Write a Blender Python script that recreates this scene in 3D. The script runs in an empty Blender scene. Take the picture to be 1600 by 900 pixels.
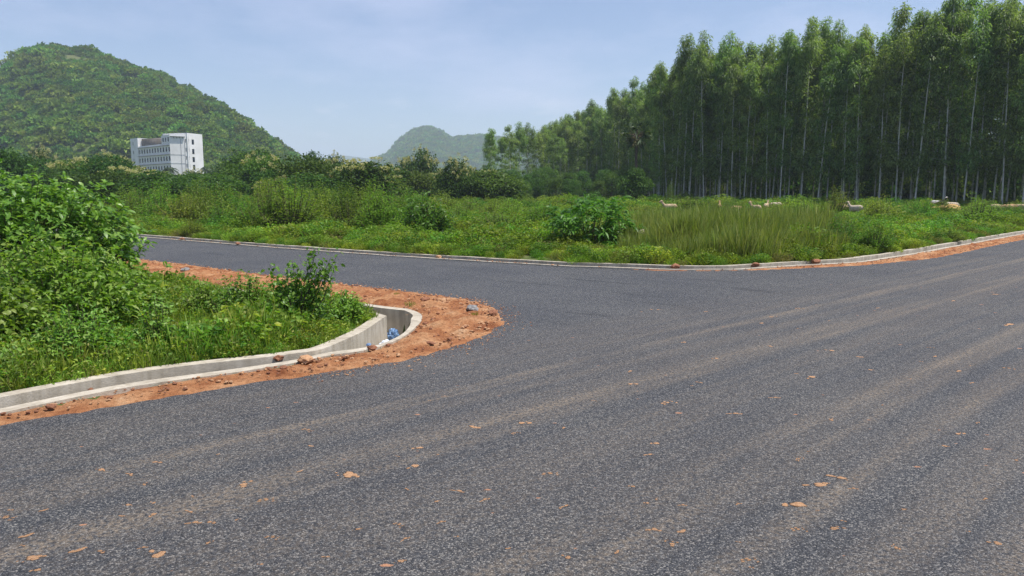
import bpy, bmesh, math, random
import numpy as np
from mathutils import Vector, Matrix, noise

rng = np.random.default_rng(7)
random.seed(7)
SC = bpy.context.scene
COL = SC.collection

# ------------------------------------------------------------------ camera
F = 1150.0; H = 1.65; PITCH = math.atan(150 / 1150)
CP, SP = math.cos(PITCH), math.sin(PITCH)
cam = bpy.data.cameras.new('camera')
cam.sensor_width = 36; cam.lens = 36 * F / 1600; cam.clip_start = 0.05; cam.clip_end = 20000
camo = bpy.data.objects.new('camera', cam); COL.objects.link(camo)
camo.location = (0, 0, H); camo.rotation_euler = (math.pi / 2 - PITCH, 0, 0)
SC.camera = camo

# ------------------------------------------------------------------ world, sun, exposure
SUN_ELEV = math.radians(67); SUN_AZ = math.radians(100)        # azimuth from +Y (away from camera) towards +X
world = bpy.data.worlds.new('World'); SC.world = world; world.use_nodes = True
wn = world.node_tree.nodes; wl = world.node_tree.links; wn.clear()
sky = wn.new('ShaderNodeTexSky'); sky.sky_type = 'NISHITA'; sky.sun_disc = False
sky.sun_elevation = SUN_ELEV; sky.sun_rotation = SUN_AZ
sky.air_density = 1.0; sky.dust_density = 0.6; sky.ozone_density = 1.8; sky.altitude = 0
bg = wn.new('ShaderNodeBackground'); bg.inputs['Strength'].default_value = 0.115
wo = wn.new('ShaderNodeOutputWorld')
tc = wn.new('ShaderNodeTexCoord'); mp = wn.new('ShaderNodeMapping'); mp.inputs['Scale'].default_value = (1.0, 1.0, 3.5)
cn = wn.new('ShaderNodeTexNoise'); cn.inputs['Scale'].default_value = 3.2; cn.inputs['Detail'].default_value = 9; cn.inputs['Roughness'].default_value = 0.58
cr = wn.new('ShaderNodeValToRGB'); cr.color_ramp.elements[0].position = 0.46; cr.color_ramp.elements[1].position = 0.80
cr.color_ramp.elements[0].color = (0, 0, 0, 1); cr.color_ramp.elements[1].color = (0.55, 0.55, 0.55, 1)
mx = wn.new('ShaderNodeMixRGB'); mx.inputs['Color2'].default_value = (6.0, 6.5, 7.8, 1)
wl.new(tc.outputs['Generated'], mp.inputs['Vector']); wl.new(mp.outputs['Vector'], cn.inputs['Vector'])
wl.new(cn.outputs['Fac'], cr.inputs['Fac']); wl.new(cr.outputs['Color'], mx.inputs['Fac'])
wl.new(sky.outputs['Color'], mx.inputs['Color1'])
tint = wn.new('ShaderNodeMixRGB'); tint.blend_type = 'MULTIPLY'; tint.inputs['Fac'].default_value = 1; tint.inputs['Color2'].default_value = (0.92, 0.885, 0.96, 1)
wl.new(mx.outputs['Color'], tint.inputs['Color1'])
# small fair-weather puffs low in the sky
mp2 = wn.new('ShaderNodeMapping'); mp2.inputs['Scale'].default_value = (1.0, 1.0, 2.6); mp2.inputs['Location'].default_value = (0.35, 0.1, 0.0)
cn2 = wn.new('ShaderNodeTexNoise'); cn2.inputs['Scale'].default_value = 11.0; cn2.inputs['Detail'].default_value = 8; cn2.inputs['Roughness'].default_value = 0.6
cr2 = wn.new('ShaderNodeValToRGB'); cr2.color_ramp.elements[0].position = 0.55; cr2.color_ramp.elements[1].position = 0.70; cr2.color_ramp.elements[1].color = (0.75, 0.75, 0.75, 1)
sx_ = wn.new('ShaderNodeSeparateXYZ'); cr3 = wn.new('ShaderNodeValToRGB'); e_ = cr3.color_ramp.elements
e_[0].position = 0.0; e_[0].color = (1, 1, 1, 1); e_[1].position = 0.16; e_[1].color = (0, 0, 0, 1)
pm_ = wn.new('ShaderNodeMath'); pm_.operation = 'MULTIPLY'; mx2 = wn.new('ShaderNodeMixRGB'); mx2.inputs['Color2'].default_value = (7.4, 7.2, 7.8, 1)
wl.new(tc.outputs['Generated'], mp2.inputs['Vector']); wl.new(mp2.outputs['Vector'], cn2.inputs['Vector']); wl.new(cn2.outputs['Fac'], cr2.inputs['Fac'])
wl.new(tc.outputs['Generated'], sx_.inputs[0]); wl.new(sx_.outputs['Z'], cr3.inputs['Fac']); wl.new(cr2.outputs['Color'], pm_.inputs[0]); wl.new(cr3.outputs['Color'], pm_.inputs[1])
wl.new(pm_.outputs[0], mx2.inputs['Fac']); wl.new(tint.outputs['Color'], mx2.inputs['Color1']); wl.new(mx2.outputs['Color'], bg.inputs['Color'])
wl.new(bg.outputs['Background'], wo.inputs['Surface'])
sl = bpy.data.lights.new('sun', 'SUN'); sl.energy = 4.8; sl.angle = math.radians(0.6); sl.color = (1.0, 0.955, 0.88)
so = bpy.data.objects.new('sun', sl); COL.objects.link(so)
sdir = Vector((math.cos(SUN_ELEV) * math.sin(SUN_AZ), math.cos(SUN_ELEV) * math.cos(SUN_AZ), math.sin(SUN_ELEV)))
so.rotation_euler = (-sdir).to_track_quat('-Z', 'Y').to_euler()
so.location = sdir * 100
vs = SC.view_settings
vs.view_transform = 'Standard'; vs.look = 'None'; vs.exposure = 0.38; vs.gamma = 1.0; vs.use_curve_mapping = False
SC.cycles.denoising_prefilter = "FAST"
SC.cycles.volume_step_rate = 1.0; SC.cycles.max_bounces = 6; SC.cycles.volume_bounces = 1
SC.cycles.transparent_max_bounces = 8; SC.cycles.diffuse_bounces = 3; SC.cycles.glossy_bounces = 2
SC.cycles.transmission_bounces = 3

# ------------------------------------------------------------------ pixel <-> world helpers (photo is 1600x900)
def _ray(px, py):
    u = (px - 800) / F; v = -(py - 450) / F
    return u, CP + v * SP, -SP + v * CP
def G(px, py, z=0.0):
    dx, dy, dz = _ray(px, py); t = (z - H) / dz
    return (dx * t, dy * t)
def at(px, py, Y):
    dx, dy, dz = _ray(px, py); t = Y / dy
    return (dx * t, Y, H + dz * t)

# ------------------------------------------------------------------ object helpers
def tag(o, label=None, cat=None, group=None, kind=None):
    if label: o['label'] = label
    if cat: o['category'] = cat
    if group: o['group'] = group
    if kind: o['kind'] = kind
    return o
def link(name, me, parent=None, loc=None, rz=0, sc=None):
    o = bpy.data.objects.new(name, me); COL.objects.link(o)
    if parent: o.parent = parent
    if loc is not None: o.location = loc
    if rz: o.rotation_euler = (0, 0, rz)
    if sc is not None: o.scale = (sc, sc, sc) if not hasattr(sc, '__len__') else sc
    return o
def empty(name, loc, rz=0, sc=None):
    return link(name, None, None, loc, rz, sc)

class MB:
    """collects vertices, triangles and quads; becomes one mesh"""
    def __init__(s): s.v = []; s.q = []; s.t = []; s.n = 0
    def add(s, v, q=None, t=None):
        v = np.asarray(v, float).reshape(-1, 3); s.v.append(v)
        if q is not None and len(q): s.q.append(np.asarray(q, int).reshape(-1, 4) + s.n)
        if t is not None and len(t): s.t.append(np.asarray(t, int).reshape(-1, 3) + s.n)
        s.n += len(v); return s
    def box(s, c, d, rz=0):
        x, y, z = d[0] / 2, d[1] / 2, d[2] / 2
        v = np.array([[-x,-y,-z],[x,-y,-z],[x,y,-z],[-x,y,-z],[-x,-y,z],[x,-y,z],[x,y,z],[-x,y,z]], float)
        if rz:
            k, m = math.cos(rz), math.sin(rz); v = v @ np.array([[k, m, 0], [-m, k, 0], [0, 0, 1]])
        return s.add(v + np.array(c), q=[[0,3,2,1],[4,5,6,7],[0,1,5,4],[1,2,6,5],[2,3,7,6],[3,0,4,7]])
    def tube(s, pts, rad, n=6):
        pts = np.asarray(pts, float); m = len(pts)
        rad = np.broadcast_to(np.asarray(rad, float), (m,))
        tan = np.gradient(pts, axis=0); tan /= np.linalg.norm(tan, axis=1)[:, None] + 1e-9
        ref = np.where(np.abs(tan[:, 2:3]) > 0.9, np.array([[1., 0, 0]]), np.array([[0., 0, 1]]))
        a = np.cross(tan, ref); a /= np.linalg.norm(a, axis=1)[:, None] + 1e-9
        b = np.cross(tan, a); th = np.arange(n) * 2 * math.pi / n
        v = pts[:, None] + rad[:, None, None] * (a[:, None] * np.cos(th)[None, :, None] + b[:, None] * np.sin(th)[None, :, None])
        i = np.arange(m - 1)[:, None] * n; j = np.arange(n)[None]; k = (j + 1) % n
        q = np.stack([i + j, i + k, i + n + k, i + n + j], -1).reshape(-1, 4)
        return s.add(v.reshape(-1, 3), q=q)
    def mesh(s, name, mat, smooth=False):
        me = bpy.data.meshes.new(name)
        v = np.concatenate(s.v) if s.v else np.zeros((0, 3))
        q = np.concatenate(s.q) if s.q else np.zeros((0, 4), int)
        t = np.concatenate(s.t) if s.t else np.zeros((0, 3), int)
        me.vertices.add(len(v)); me.vertices.foreach_set('co', v.astype(np.float32).ravel())
        li = np.concatenate([q.ravel(), t.ravel()]); me.loops.add(len(li)); me.loops.foreach_set('vertex_index', li.astype(np.int32))
        st = np.concatenate([np.arange(len(q)) * 4, len(q) * 4 + np.arange(len(t)) * 3])
        me.polygons.add(len(st)); me.polygons.foreach_set('loop_start', st.astype(np.int32))
        if smooth: me.polygons.foreach_set('use_smooth', np.ones(len(st), bool))
        me.update(calc_edges=True)
        if mat: me.materials.append(mat)
        return me

REG = []                                       # things told apart by what they stand beside; labels are finished at the end
ORD = ['first', 'second', 'third', 'fourth', 'fifth', 'sixth', 'seventh', 'eighth', 'ninth', 'tenth', 'eleventh', 'twelfth', 'thirteenth', 'fourteenth', 'fifteenth', 'sixteenth', 'seventeenth', 'eighteenth', 'nineteenth', 'twentieth'] + ['twenty-' + w for w in ('first', 'second', 'third', 'fourth', 'fifth', 'sixth', 'seventh', 'eighth', 'ninth')]
def place_of(px, table):
    for hi, t in table:
        if px < hi: return t
    return table[-1][1]
def finish_labels():
    from collections import defaultdict
    d = defaultdict(list)
    for o, base, place, px in REG: d[(base, place)].append((px, o))
    for (base, place), lst in d.items():
        lst.sort(key=lambda t: t[0])
        for k, (px, o) in enumerate(lst):
            o['label'] = f'{base} {place}' + ('' if len(lst) == 1 else f', {ORD[min(k, 28)]} from left')

# ------------------------------------------------------------------ materials
def newmat(name):
    m = bpy.data.materials.new(name); m.use_nodes = True
    nt = m.node_tree; nt.nodes.clear(); return m, nt.nodes, nt.links
def nd(N, t, **kw):
    n = N.new(t)
    for k, v in kw.items():
        if k in n.inputs: n.inputs[k].default_value = v
        else: setattr(n, k, v)
    return n
def ramp(N, stops, interp='LINEAR'):
    r = N.new('ShaderNodeValToRGB'); r.color_ramp.interpolation = interp
    el = r.color_ramp.elements
    while len(el) < len(stops): el.new(0.5)
    for e, (p, c) in zip(el, stops):
        e.position = p; e.color = (c[0], c[1], c[2], 1) if hasattr(c, '__len__') else (c, c, c, 1)
    return r
def mix(N, L, fac, a, b, typ='MIX'):
    m = N.new('ShaderNodeMixRGB'); m.blend_type = typ
    for s, x in (('Fac', fac), ('Color1', a), ('Color2', b)):
        if hasattr(x, 'is_linked') or hasattr(x, 'links'): L.new(x, m.inputs[s])
        elif s == 'Fac': m.inputs[s].default_value = x
        else: m.inputs[s].default_value = (*x[:3], 1)
    return m.outputs['Color']
def math_(N, L, op, a, b=None, clamp=False):
    m = N.new('ShaderNodeMath'); m.operation = op; m.use_clamp = clamp
    for i, x in enumerate((a, b)):
        if x is None: continue
        if hasattr(x, 'links'): L.new(x, m.inputs[i])
        else: m.inputs[i].default_value = x
    return m.outputs[0]

def leafmat(name, cols, trans=0.3, rough=0.45, spec=0.35, big=0.0, hue_obj=0.0, flower=None):
    """cols: list of linear colours spread over the leaves of a mesh; light passes through the blades"""
    m, N, L = newmat(name)
    g = N.new('ShaderNodeNewGeometry'); oi = N.new('ShaderNodeObjectInfo')
    r = ramp(N, [(i / (len(cols) - 1), c) for i, c in enumerate(cols)])
    L.new(g.outputs['Random Per Island'], r.inputs['Fac'])
    c = r.outputs['Color']
    if hue_obj:
        h = N.new('ShaderNodeHueSaturation'); L.new(c, h.inputs['Color'])
        mr = nd(N, 'ShaderNodeMapRange'); L.new(oi.outputs['Random'], mr.inputs['Value'])
        mr.inputs['To Min'].default_value = 0.5 - hue_obj * .05; mr.inputs['To Max'].default_value = 0.5 + hue_obj * .035
        L.new(mr.outputs[0], h.inputs['Hue'])
        mv = nd(N, 'ShaderNodeMapRange'); L.new(math_(N, L, 'FRACT', math_(N, L, 'MULTIPLY', oi.outputs['Random'], 7.31)), mv.inputs['Value'])
        mv.inputs['To Min'].default_value = 1 - hue_obj * .35; mv.inputs['To Max'].default_value = 1 + hue_obj * .35
        L.new(mv.outputs[0], h.inputs['Value']); c = h.outputs['Color']
    p = N.new('ShaderNodeBsdfPrincipled'); L.new(c, p.inputs['Base Color'])
    p.inputs['Roughness'].default_value = rough; p.inputs['Specular IOR Level'].default_value = spec
    t = N.new('ShaderNodeBsdfTranslucent')
    tcx = mix(N, L, 1.0, c, (1.25, 1.35, 0.55), 'MULTIPLY'); L.new(tcx, t.inputs['Color'])
    ms = N.new('ShaderNodeMixShader'); ms.inputs['Fac'].default_value = trans
    L.new(p.outputs[0], ms.inputs[1]); L.new(t.outputs[0], ms.inputs[2])
    o = N.new('ShaderNodeOutputMaterial'); L.new(ms.outputs[0], o.inputs['Surface'])
    return m
def plain(name, c1, c2=None, scale=6, rough=0.85, bump=0.0, bscale=None, detail=6, spec=0.25, c3=None):
    m, N, L = newmat(name)
    tcn = N.new('ShaderNodeTexCoord')
    p = N.new('ShaderNodeBsdfPrincipled'); p.inputs['Roughness'].default_value = rough; p.inputs['Specular IOR Level'].default_value = spec
    n = nd(N, 'ShaderNodeTexNoise', Scale=scale, Detail=detail); L.new(tcn.outputs['Object'], n.inputs['Vector'])
    st = [(0.35, c1), (0.65, c2 or c1)] if c3 is None else [(0.3, c1), (0.5, c2), (0.7, c3)]
    r = ramp(N, st); L.new(n.outputs['Fac'], r.inputs['Fac']); L.new(r.outputs['Color'], p.inputs['Base Color'])
    if bump:
        n2 = nd(N, 'ShaderNodeTexNoise', Scale=bscale or scale * 6, Detail=8); L.new(tcn.outputs['Object'], n2.inputs['Vector'])
        b = nd(N, 'ShaderNodeBump', Strength=1.0, Distance=bump); L.new(n2.outputs['Fac'], b.inputs['Height']); L.new(b.outputs[0], p.inputs['Normal'])
    o = N.new('ShaderNodeOutputMaterial'); L.new(p.outputs[0], o.inputs['Surface'])
    return m

MD = (0.733, 0.680)                       # direction of the main road
def asphalt_material():
    m, N, L = newmat('asphalt')
    tcn = N.new('ShaderNodeTexCoord'); sep = N.new('ShaderNodeSeparateXYZ'); L.new(tcn.outputs['Object'], sep.inputs[0])
    x, y = sep.outputs['X'], sep.outputs['Y']
    s = math_(N, L, 'SUBTRACT', math_(N, L, 'MULTIPLY', x, MD[1]), math_(N, L, 'MULTIPLY', y, MD[0]))   # across main road (left edge -6.4)
    l = math_(N, L, 'ADD', math_(N, L, 'MULTIPLY', x, MD[0]), math_(N, L, 'MULTIPLY', y, MD[1]))         # along it
    # aggregate: pieces of two sizes
    v1 = nd(N, 'ShaderNodeTexVoronoi', Scale=135.0); L.new(tcn.outputs['Object'], v1.inputs['Vector'])
    v2 = nd(N, 'ShaderNodeTexVoronoi', Scale=290.0); L.new(tcn.outputs['Object'], v2.inputs['Vector'])
    bw1 = N.new('ShaderNodeSeparateColor'); L.new(v1.outputs['Color'], bw1.inputs[0])
    r1 = ramp(N, [(0.0, (0.007, 0.007, 0.009)), (0.38, (0.025, 0.026, 0.030)), (0.62, (0.064, 0.065, 0.070)), (0.82, (0.16, 0.155, 0.145)), (1.0, (0.42, 0.385, 0.33))])
    L.new(bw1.outputs[0], r1.inputs['Fac'])
    bw2 = N.new('ShaderNodeSeparateColor'); L.new(v2.outputs['Color'], bw2.inputs[0])
    r2 = ramp(N, [(0.0, (0.010, 0.011, 0.015)), (0.6, (0.042, 0.045, 0.054)), (1.0, (0.19, 0.185, 0.17))]); L.new(bw2.outputs[0], r2.inputs['Fac'])
    c = mix(N, L, 0.38, r1.outputs['Color'], r2.outputs['Color'])
    dj = ramp(N, [(0.0, 0.35), (0.5, 1.0), (1.0, 1.0)]); L.new(math_(N, L, 'SUBTRACT', 1.0, math_(N, L, 'MULTIPLY', v1.outputs['Distance'], 1.0)), dj.inputs['Fac'])
    c = mix(N, L, 0.8, c, dj.outputs['Color'], 'MULTIPLY')
    # large soft variation
    n0 = nd(N, 'ShaderNodeTexNoise', Scale=0.55, Detail=5); L.new(tcn.outputs['Object'], n0.inputs['Vector'])
    r0 = ramp(N, [(0.3, (0.82, 0.84, 0.90)), (0.7, (1.12, 1.12, 1.12))]); L.new(n0.outputs['Fac'], r0.inputs['Fac'])
    c = mix(N, L, 1.0, c, r0.outputs['Color'], 'MULTIPLY')
    # darker binder-rich seams and patches where the side road was joined on
    sd_ = math_(N, L, 'ADD', math_(N, L, 'MULTIPLY', x, 0.613), math_(N, L, 'MULTIPLY', y, 0.79))
    cs_ = N.new('ShaderNodeCombineXYZ'); L.new(math_(N, L, 'MULTIPLY', sd_, 1.5), cs_.inputs[1]); L.new(math_(N, L, 'MULTIPLY', s, 0.18), cs_.inputs[0])
    ns_ = nd(N, 'ShaderNodeTexNoise', Scale=1.6, Detail=6, Roughness=0.7); L.new(cs_.outputs[0], ns_.inputs['Vector'])
    rs_ = ramp(N, [(0.34, 0.62), (0.42, 1.0), (0.60, 1.0), (0.70, 1.22)]); L.new(ns_.outputs['Fac'], rs_.inputs['Fac'])
    near_side = ramp(N, [(0.0, 1.0), (1.0, 0.0)]); L.new(math_(N, L, 'ADD', math_(N, L, 'MULTIPLY', s, 0.8), 5.0, clamp=True), near_side.inputs['Fac'])
    c = mix(N, L, near_side.outputs['Color'], c, mix(N, L, 1.0, c, rs_.outputs['Color'], 'MULTIPLY'))
    # roller / paver bands along both roads
    cmb = N.new('ShaderNodeCombineXYZ'); L.new(math_(N, L, 'MULTIPLY', l, 0.10), cmb.inputs[0]); L.new(math_(N, L, 'MULTIPLY', s, 3.4), cmb.inputs[1])
    nb = nd(N, 'ShaderNodeTexNoise', Scale=1.0, Detail=5, Roughness=0.6); L.new(cmb.outputs[0], nb.inputs['Vector'])
    # dust tracks, measured offsets across the road
    dust = None
    for s0, w, k in ((-4.75, .085, 1.5), (-4.62, .04, .7), (-4.40, .05, .4), (-3.86, .10, 1.3), (-3.66, .07, 1.1), (-3.2, .06, .5), (-2.28, .09, 1.3), (-2.06, .07, 1.0), (-1.62, .08, 1.2), (-5.35, .05, .3), (-0.75, .10, .9), (0.2, .12, .8), (-2.9, .04, .5)):
        d = math_(N, L, 'DIVIDE', math_(N, L, 'SUBTRACT', s, s0), w)
        e = math_(N, L, 'MULTIPLY', math_(N, L, 'EXPONENT', math_(N, L, 'MULTIPLY', math_(N, L, 'MULTIPLY', d, d), -1.0)), k)
        dust = e if dust is None else math_(N, L, 'ADD', dust, e)
    cmb2 = N.new('ShaderNodeCombineXYZ'); L.new(math_(N, L, 'MULTIPLY', l, 0.45), cmb2.inputs[0]); L.new(math_(N, L, 'MULTIPLY', s, 2.6), cmb2.inputs[1])
    nd_ = nd(N, 'ShaderNodeTexNoise', Scale=1.3, Detail=9, Roughness=0.68); L.new(cmb2.outputs[0], nd_.inputs['Vector'])
    rd = ramp(N, [(0.36, 0.0), (0.66, 1.0)]); L.new(nd_.outputs['Fac'], rd.inputs['Fac'])
    base_d = ramp(N, [(0.40, 0.0), (0.72, 0.75)]); L.new(nb.outputs['Fac'], base_d.inputs['Fac'])
    side = ramp(N, [(0.0, 0.0), (1.0, 1.0)])        # only the main road carries dust
    L.new(math_(N, L, 'ADD', math_(N, L, 'MULTIPLY', s, 0.8), 5.3, clamp=True), side.inputs['Fac'])
    dtot = math_(N, L, 'MULTIPLY', math_(N, L, 'ADD', math_(N, L, 'MULTIPLY', dust, rd.outputs['Color']), base_d.outputs['Color']), side.outputs['Color'])
    nf = nd(N, 'ShaderNodeTexNoise', Scale=38.0, Detail=3); L.new(tcn.outputs['Object'], nf.inputs['Vector'])
    rf = ramp(N, [(0.38, 0.05), (0.62, 1.0)]); L.new(nf.outputs['Fac'], rf.inputs['Fac'])
    dfac = math_(N, L, 'MULTIPLY', math_(N, L, 'MULTIPLY', dtot, rf.outputs['Color']), 0.44, clamp=True)
    c = mix(N, L, dfac, c, (0.31, 0.235, 0.155))
    # small crushed soil stains, mostly in the tracks
    mpn = N.new('ShaderNodeMapping'); mpn.inputs['Rotation'].default_value = (0, 0, -math.atan2(MD[1], MD[0])); mpn.inputs['Scale'].default_value = (1.0, 2.0, 1.0)
    L.new(tcn.outputs['Object'], mpn.inputs['Vector'])
    vs_ = nd(N, 'ShaderNodeTexVoronoi', Scale=3.4); L.new(mpn.outputs[0], vs_.inputs['Vector'])
    nw = nd(N, 'ShaderNodeTexNoise', Scale=26.0, Detail=5); L.new(tcn.outputs['Object'], nw.inputs['Vector'])
    dd = math_(N, L, 'ADD', vs_.outputs['Distance'], math_(N, L, 'MULTIPLY', math_(N, L, 'SUBTRACT', nw.outputs['Fac'], 0.5), 0.22))
    sv = N.new('ShaderNodeSeparateColor'); L.new(vs_.outputs['Color'], sv.inputs[0])
    thr = math_(N, L, 'MULTIPLY', math_(N, L, 'POWER', sv.outputs[0], 5.0), 0.085)
    spot = ramp(N, [(0.0, 1.0), (0.035, 0.0)]); L.new(math_(N, L, 'SUBTRACT', dd, thr), spot.inputs['Fac'])
    c = mix(N, L, math_(N, L, 'MULTIPLY', math_(N, L, 'MULTIPLY', spot.outputs['Color'], side.outputs['Color']), 0.75), c, (0.50, 0.235, 0.115))
    p = N.new('ShaderNodeBsdfPrincipled'); L.new(c, p.inputs['Base Color']); p.inputs['Roughness'].default_value = 0.62
    p.inputs['Specular IOR Level'].default_value = 0.35
    hb = math_(N, L, 'SUBTRACT', 1.0, v1.outputs['Distance'])
    b = nd(N, 'ShaderNodeBump', Strength=0.75, Distance=0.008); L.new(hb, b.inputs['Height'])
    b2 = nd(N, 'ShaderNodeBump', Strength=0.5, Distance=0.004); L.new(bw2.outputs[0], b2.inputs['Height']); L.new(b.outputs[0], b2.inputs['Normal'])
    L.new(b2.outputs[0], p.inputs['Normal'])
    o = N.new('ShaderNodeOutputMaterial'); L.new(p.outputs[0], o.inputs['Surface'])
    return m
def soil_material():
    m, N, L = newmat('red_soil')
    tcn = N.new('ShaderNodeTexCoord')
    n1 = nd(N, 'ShaderNodeTexNoise', Scale=2.2, Detail=7, Roughness=0.6); L.new(tcn.outputs['Object'], n1.inputs['Vector'])
    n2 = nd(N, 'ShaderNodeTexNoise', Scale=22.0, Detail=6, Roughness=0.65); L.new(tcn.outputs['Object'], n2.inputs['Vector'])
    r1 = ramp(N, [(0.32, (0.23, 0.085, 0.038)), (0.47, (0.37, 0.165, 0.075)), (0.62, (0.47, 0.255, 0.13)), (0.76, (0.54, 0.37, 0.23))]); L.new(n1.outputs['Fac'], r1.inputs['Fac'])
    r2 = ramp(N, [(0.3, (0.50, 0.42, 0.38)), (0.55, (1, 1, 1)), (0.75, (1.2, 1.17, 1.1))]); L.new(n2.outputs['Fac'], r2.inputs['Fac'])
    c = mix(N, L, 0.85, r1.outputs['Color'], r2.outputs['Color'], 'MULTIPLY')
    p = N.new('ShaderNodeBsdfPrincipled'); L.new(c, p.inputs['Base Color']); p.inputs['Roughness'].default_value = 0.95; p.inputs['Specular IOR Level'].default_value = 0.1
    n3 = nd(N, 'ShaderNodeTexNoise', Scale=60.0, Detail=6, Roughness=0.7); L.new(tcn.outputs['Object'], n3.inputs['Vector'])
    b = nd(N, 'ShaderNodeBump', Strength=1.0, Distance=0.022); L.new(math_(N, L, 'ADD', n3.outputs['Fac'], n2.outputs['Fac']), b.inputs['Height'])
    L.new(b.outputs[0], p.inputs['Normal'])
    o = N.new('ShaderNodeOutputMaterial'); L.new(p.outputs[0], o.inputs['Surface']); return m
def concrete_material():
    m, N, L = newmat('concrete')
    tcn = N.new('ShaderNodeTexCoord')
    n1 = nd(N, 'ShaderNodeTexNoise', Scale=3.0, Detail=8, Roughness=0.65); L.new(tcn.outputs['Object'], n1.inputs['Vector'])
    r1 = ramp(N, [(0.3, (0.33, 0.29, 0.23)), (0.5, (0.47, 0.42, 0.34)), (0.7, (0.55, 0.50, 0.42))]); L.new(n1.outputs['Fac'], r1.inputs['Fac'])
    mpn = N.new('ShaderNodeMapping'); mpn.inputs['Scale'].default_value = (9, 9, 1.2); L.new(tcn.outputs['Object'], mpn.inputs['Vector'])
    n2 = nd(N, 'ShaderNodeTexNoise', Scale=1.4, Detail=6); L.new(mpn.outputs[0], n2.inputs['Vector'])
    r2 = ramp(N, [(0.35, (0.72, 0.70, 0.66)), (0.6, (1, 1, 1))]); L.new(n2.outputs['Fac'], r2.inputs['Fac'])
    c = mix(N, L, 0.8, r1.outputs['Color'], r2.outputs['Color'], 'MULTIPLY')
    p = N.new('ShaderNodeBsdfPrincipled'); L.new(c, p.inputs['Base Color']); p.inputs['Roughness'].default_value = 0.9; p.inputs['Specular IOR Level'].default_value = 0.2
    n3 = nd(N, 'ShaderNodeTexNoise', Scale=70.0, Detail=5); L.new(tcn.outputs['Object'], n3.inputs['Vector'])
    b = nd(N, 'ShaderNodeBump', Strength=0.8, Distance=0.004); L.new(n3.outputs['Fac'], b.inputs['Height']); L.new(b.outputs[0], p.inputs['Normal'])
    o = N.new('ShaderNodeOutputMaterial'); L.new(p.outputs[0], o.inputs['Surface']); return m

M = {}
M['asphalt'] = asphalt_material(); M['soil'] = soil_material(); M['concrete'] = concrete_material()
M['ground'] = plain('field_ground', (0.060, 0.070, 0.018), (0.075, 0.110, 0.022), 1.3, 0.95, 0.02, 14, c3=(0.13, 0.11, 0.045))
M['hill'] = plain('hill_earth', (0.055, 0.085, 0.024), (0.08, 0.11, 0.03), 0.02, 0.95, 0.6, 0.3, c3=(0.22, 0.15, 0.09))
M['farhill'] = plain('far_hill', (0.04, 0.06, 0.022), (0.065, 0.09, 0.03), 0.02, 0.95, 2.5, 0.06, c3=(0.09, 0.10, 0.04))
M['bark_pale'] = plain('pale_bark', (0.36, 0.35, 0.31), (0.56, 0.55, 0.50), 3.0, 0.85)
M['dryweed'] = leafmat('dry_weed_leaf', [(0.16, 0.17, 0.05), (0.26, 0.24, 0.09), (0.14, 0.20, 0.04)], 0.3, 0.6, 0.15, hue_obj=0.6)
M['bark'] = plain('bark', (0.06, 0.045, 0.032), (0.12, 0.095, 0.07), 5.0, 0.9)
M['twig'] = plain('twig', (0.07, 0.07, 0.03), (0.13, 0.12, 0.06), 5.0, 0.8)
M['clod'] = plain('dry_clod', (0.44, 0.23, 0.115), (0.60, 0.37, 0.21), 14.0, 0.95, 0.006, 90)
M['clod_dark'] = plain('dark_clod', (0.20, 0.085, 0.05), (0.36, 0.17, 0.095), 14.0, 0.95, 0.006, 60)
M['gravelstone'] = plain('grey_stone', (0.16, 0.155, 0.15), (0.32, 0.31, 0.30), 9.0, 0.9, 0.004, 60)
M['euc'] = leafmat('eucalyptus_leaf', [(0.075, 0.130, 0.034), (0.125, 0.210, 0.052), (0.190, 0.290, 0.080), (0.270, 0.360, 0.130)], 0.5, 0.45, 0.4, hue_obj=0.5)
M['teak'] = leafmat('dark_broad_leaf', [(0.022, 0.060, 0.014), (0.050, 0.115, 0.025), (0.100, 0.180, 0.040)], 0.28, 0.6, 0.15, hue_obj=0.5)
M['olive'] = leafmat('olive_leaf', [(0.040, 0.090, 0.016), (0.078, 0.150, 0.028), (0.135, 0.220, 0.050)], 0.30, 0.6, 0.15, hue_obj=0.9)
M['cream'] = leafmat('cream_blossom', [(0.38, 0.36, 0.17), (0.55, 0.50, 0.30), (0.34, 0.38, 0.14)], 0.3, 0.8, 0.1)
M['bush'] = leafmat('bush_leaf', [(0.040, 0.120, 0.014), (0.080, 0.200, 0.022), (0.130, 0.270, 0.036)], 0.36, 0.42, 0.35, hue_obj=0.3)
M['herb'] = leafmat('herb_leaf', [(0.095, 0.180, 0.020), (0.170, 0.285, 0.032), (0.245, 0.370, 0.050), (0.33, 0.40, 0.10)], 0.42, 0.5, 0.25, hue_obj=1.0)
M['shrub'] = leafmat('shrub_leaf', [(0.065, 0.140, 0.016), (0.120, 0.225, 0.028), (0.190, 0.300, 0.048)], 0.38, 0.5, 0.2, hue_obj=0.9)
M['reed'] = leafmat('tall_grass_blade', [(0.12, 0.19, 0.026), (0.21, 0.27, 0.045), (0.32, 0.34, 0.11), (0.15, 0.23, 0.05)], 0.35, 0.55, 0.25, hue_obj=0.4)
M['hilltree'] = leafmat('hill_tree_leaf', [(0.055, 0.12, 0.026), (0.125, 0.225, 0.042), (0.215, 0.31, 0.070)], 0.32, 0.7, 0.1, hue_obj=1.0)
M['palm'] = leafmat('palm_leaf', [(0.022, 0.050, 0.016), (0.05, 0.09, 0.03), (0.13, 0.17, 0.07)], 0.2, 0.5, 0.35)
M['plume'] = leafmat('plume_hair', [(0.55, 0.52, 0.45), (0.75, 0.72, 0.66)], 0.35, 0.8, 0.1)

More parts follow.
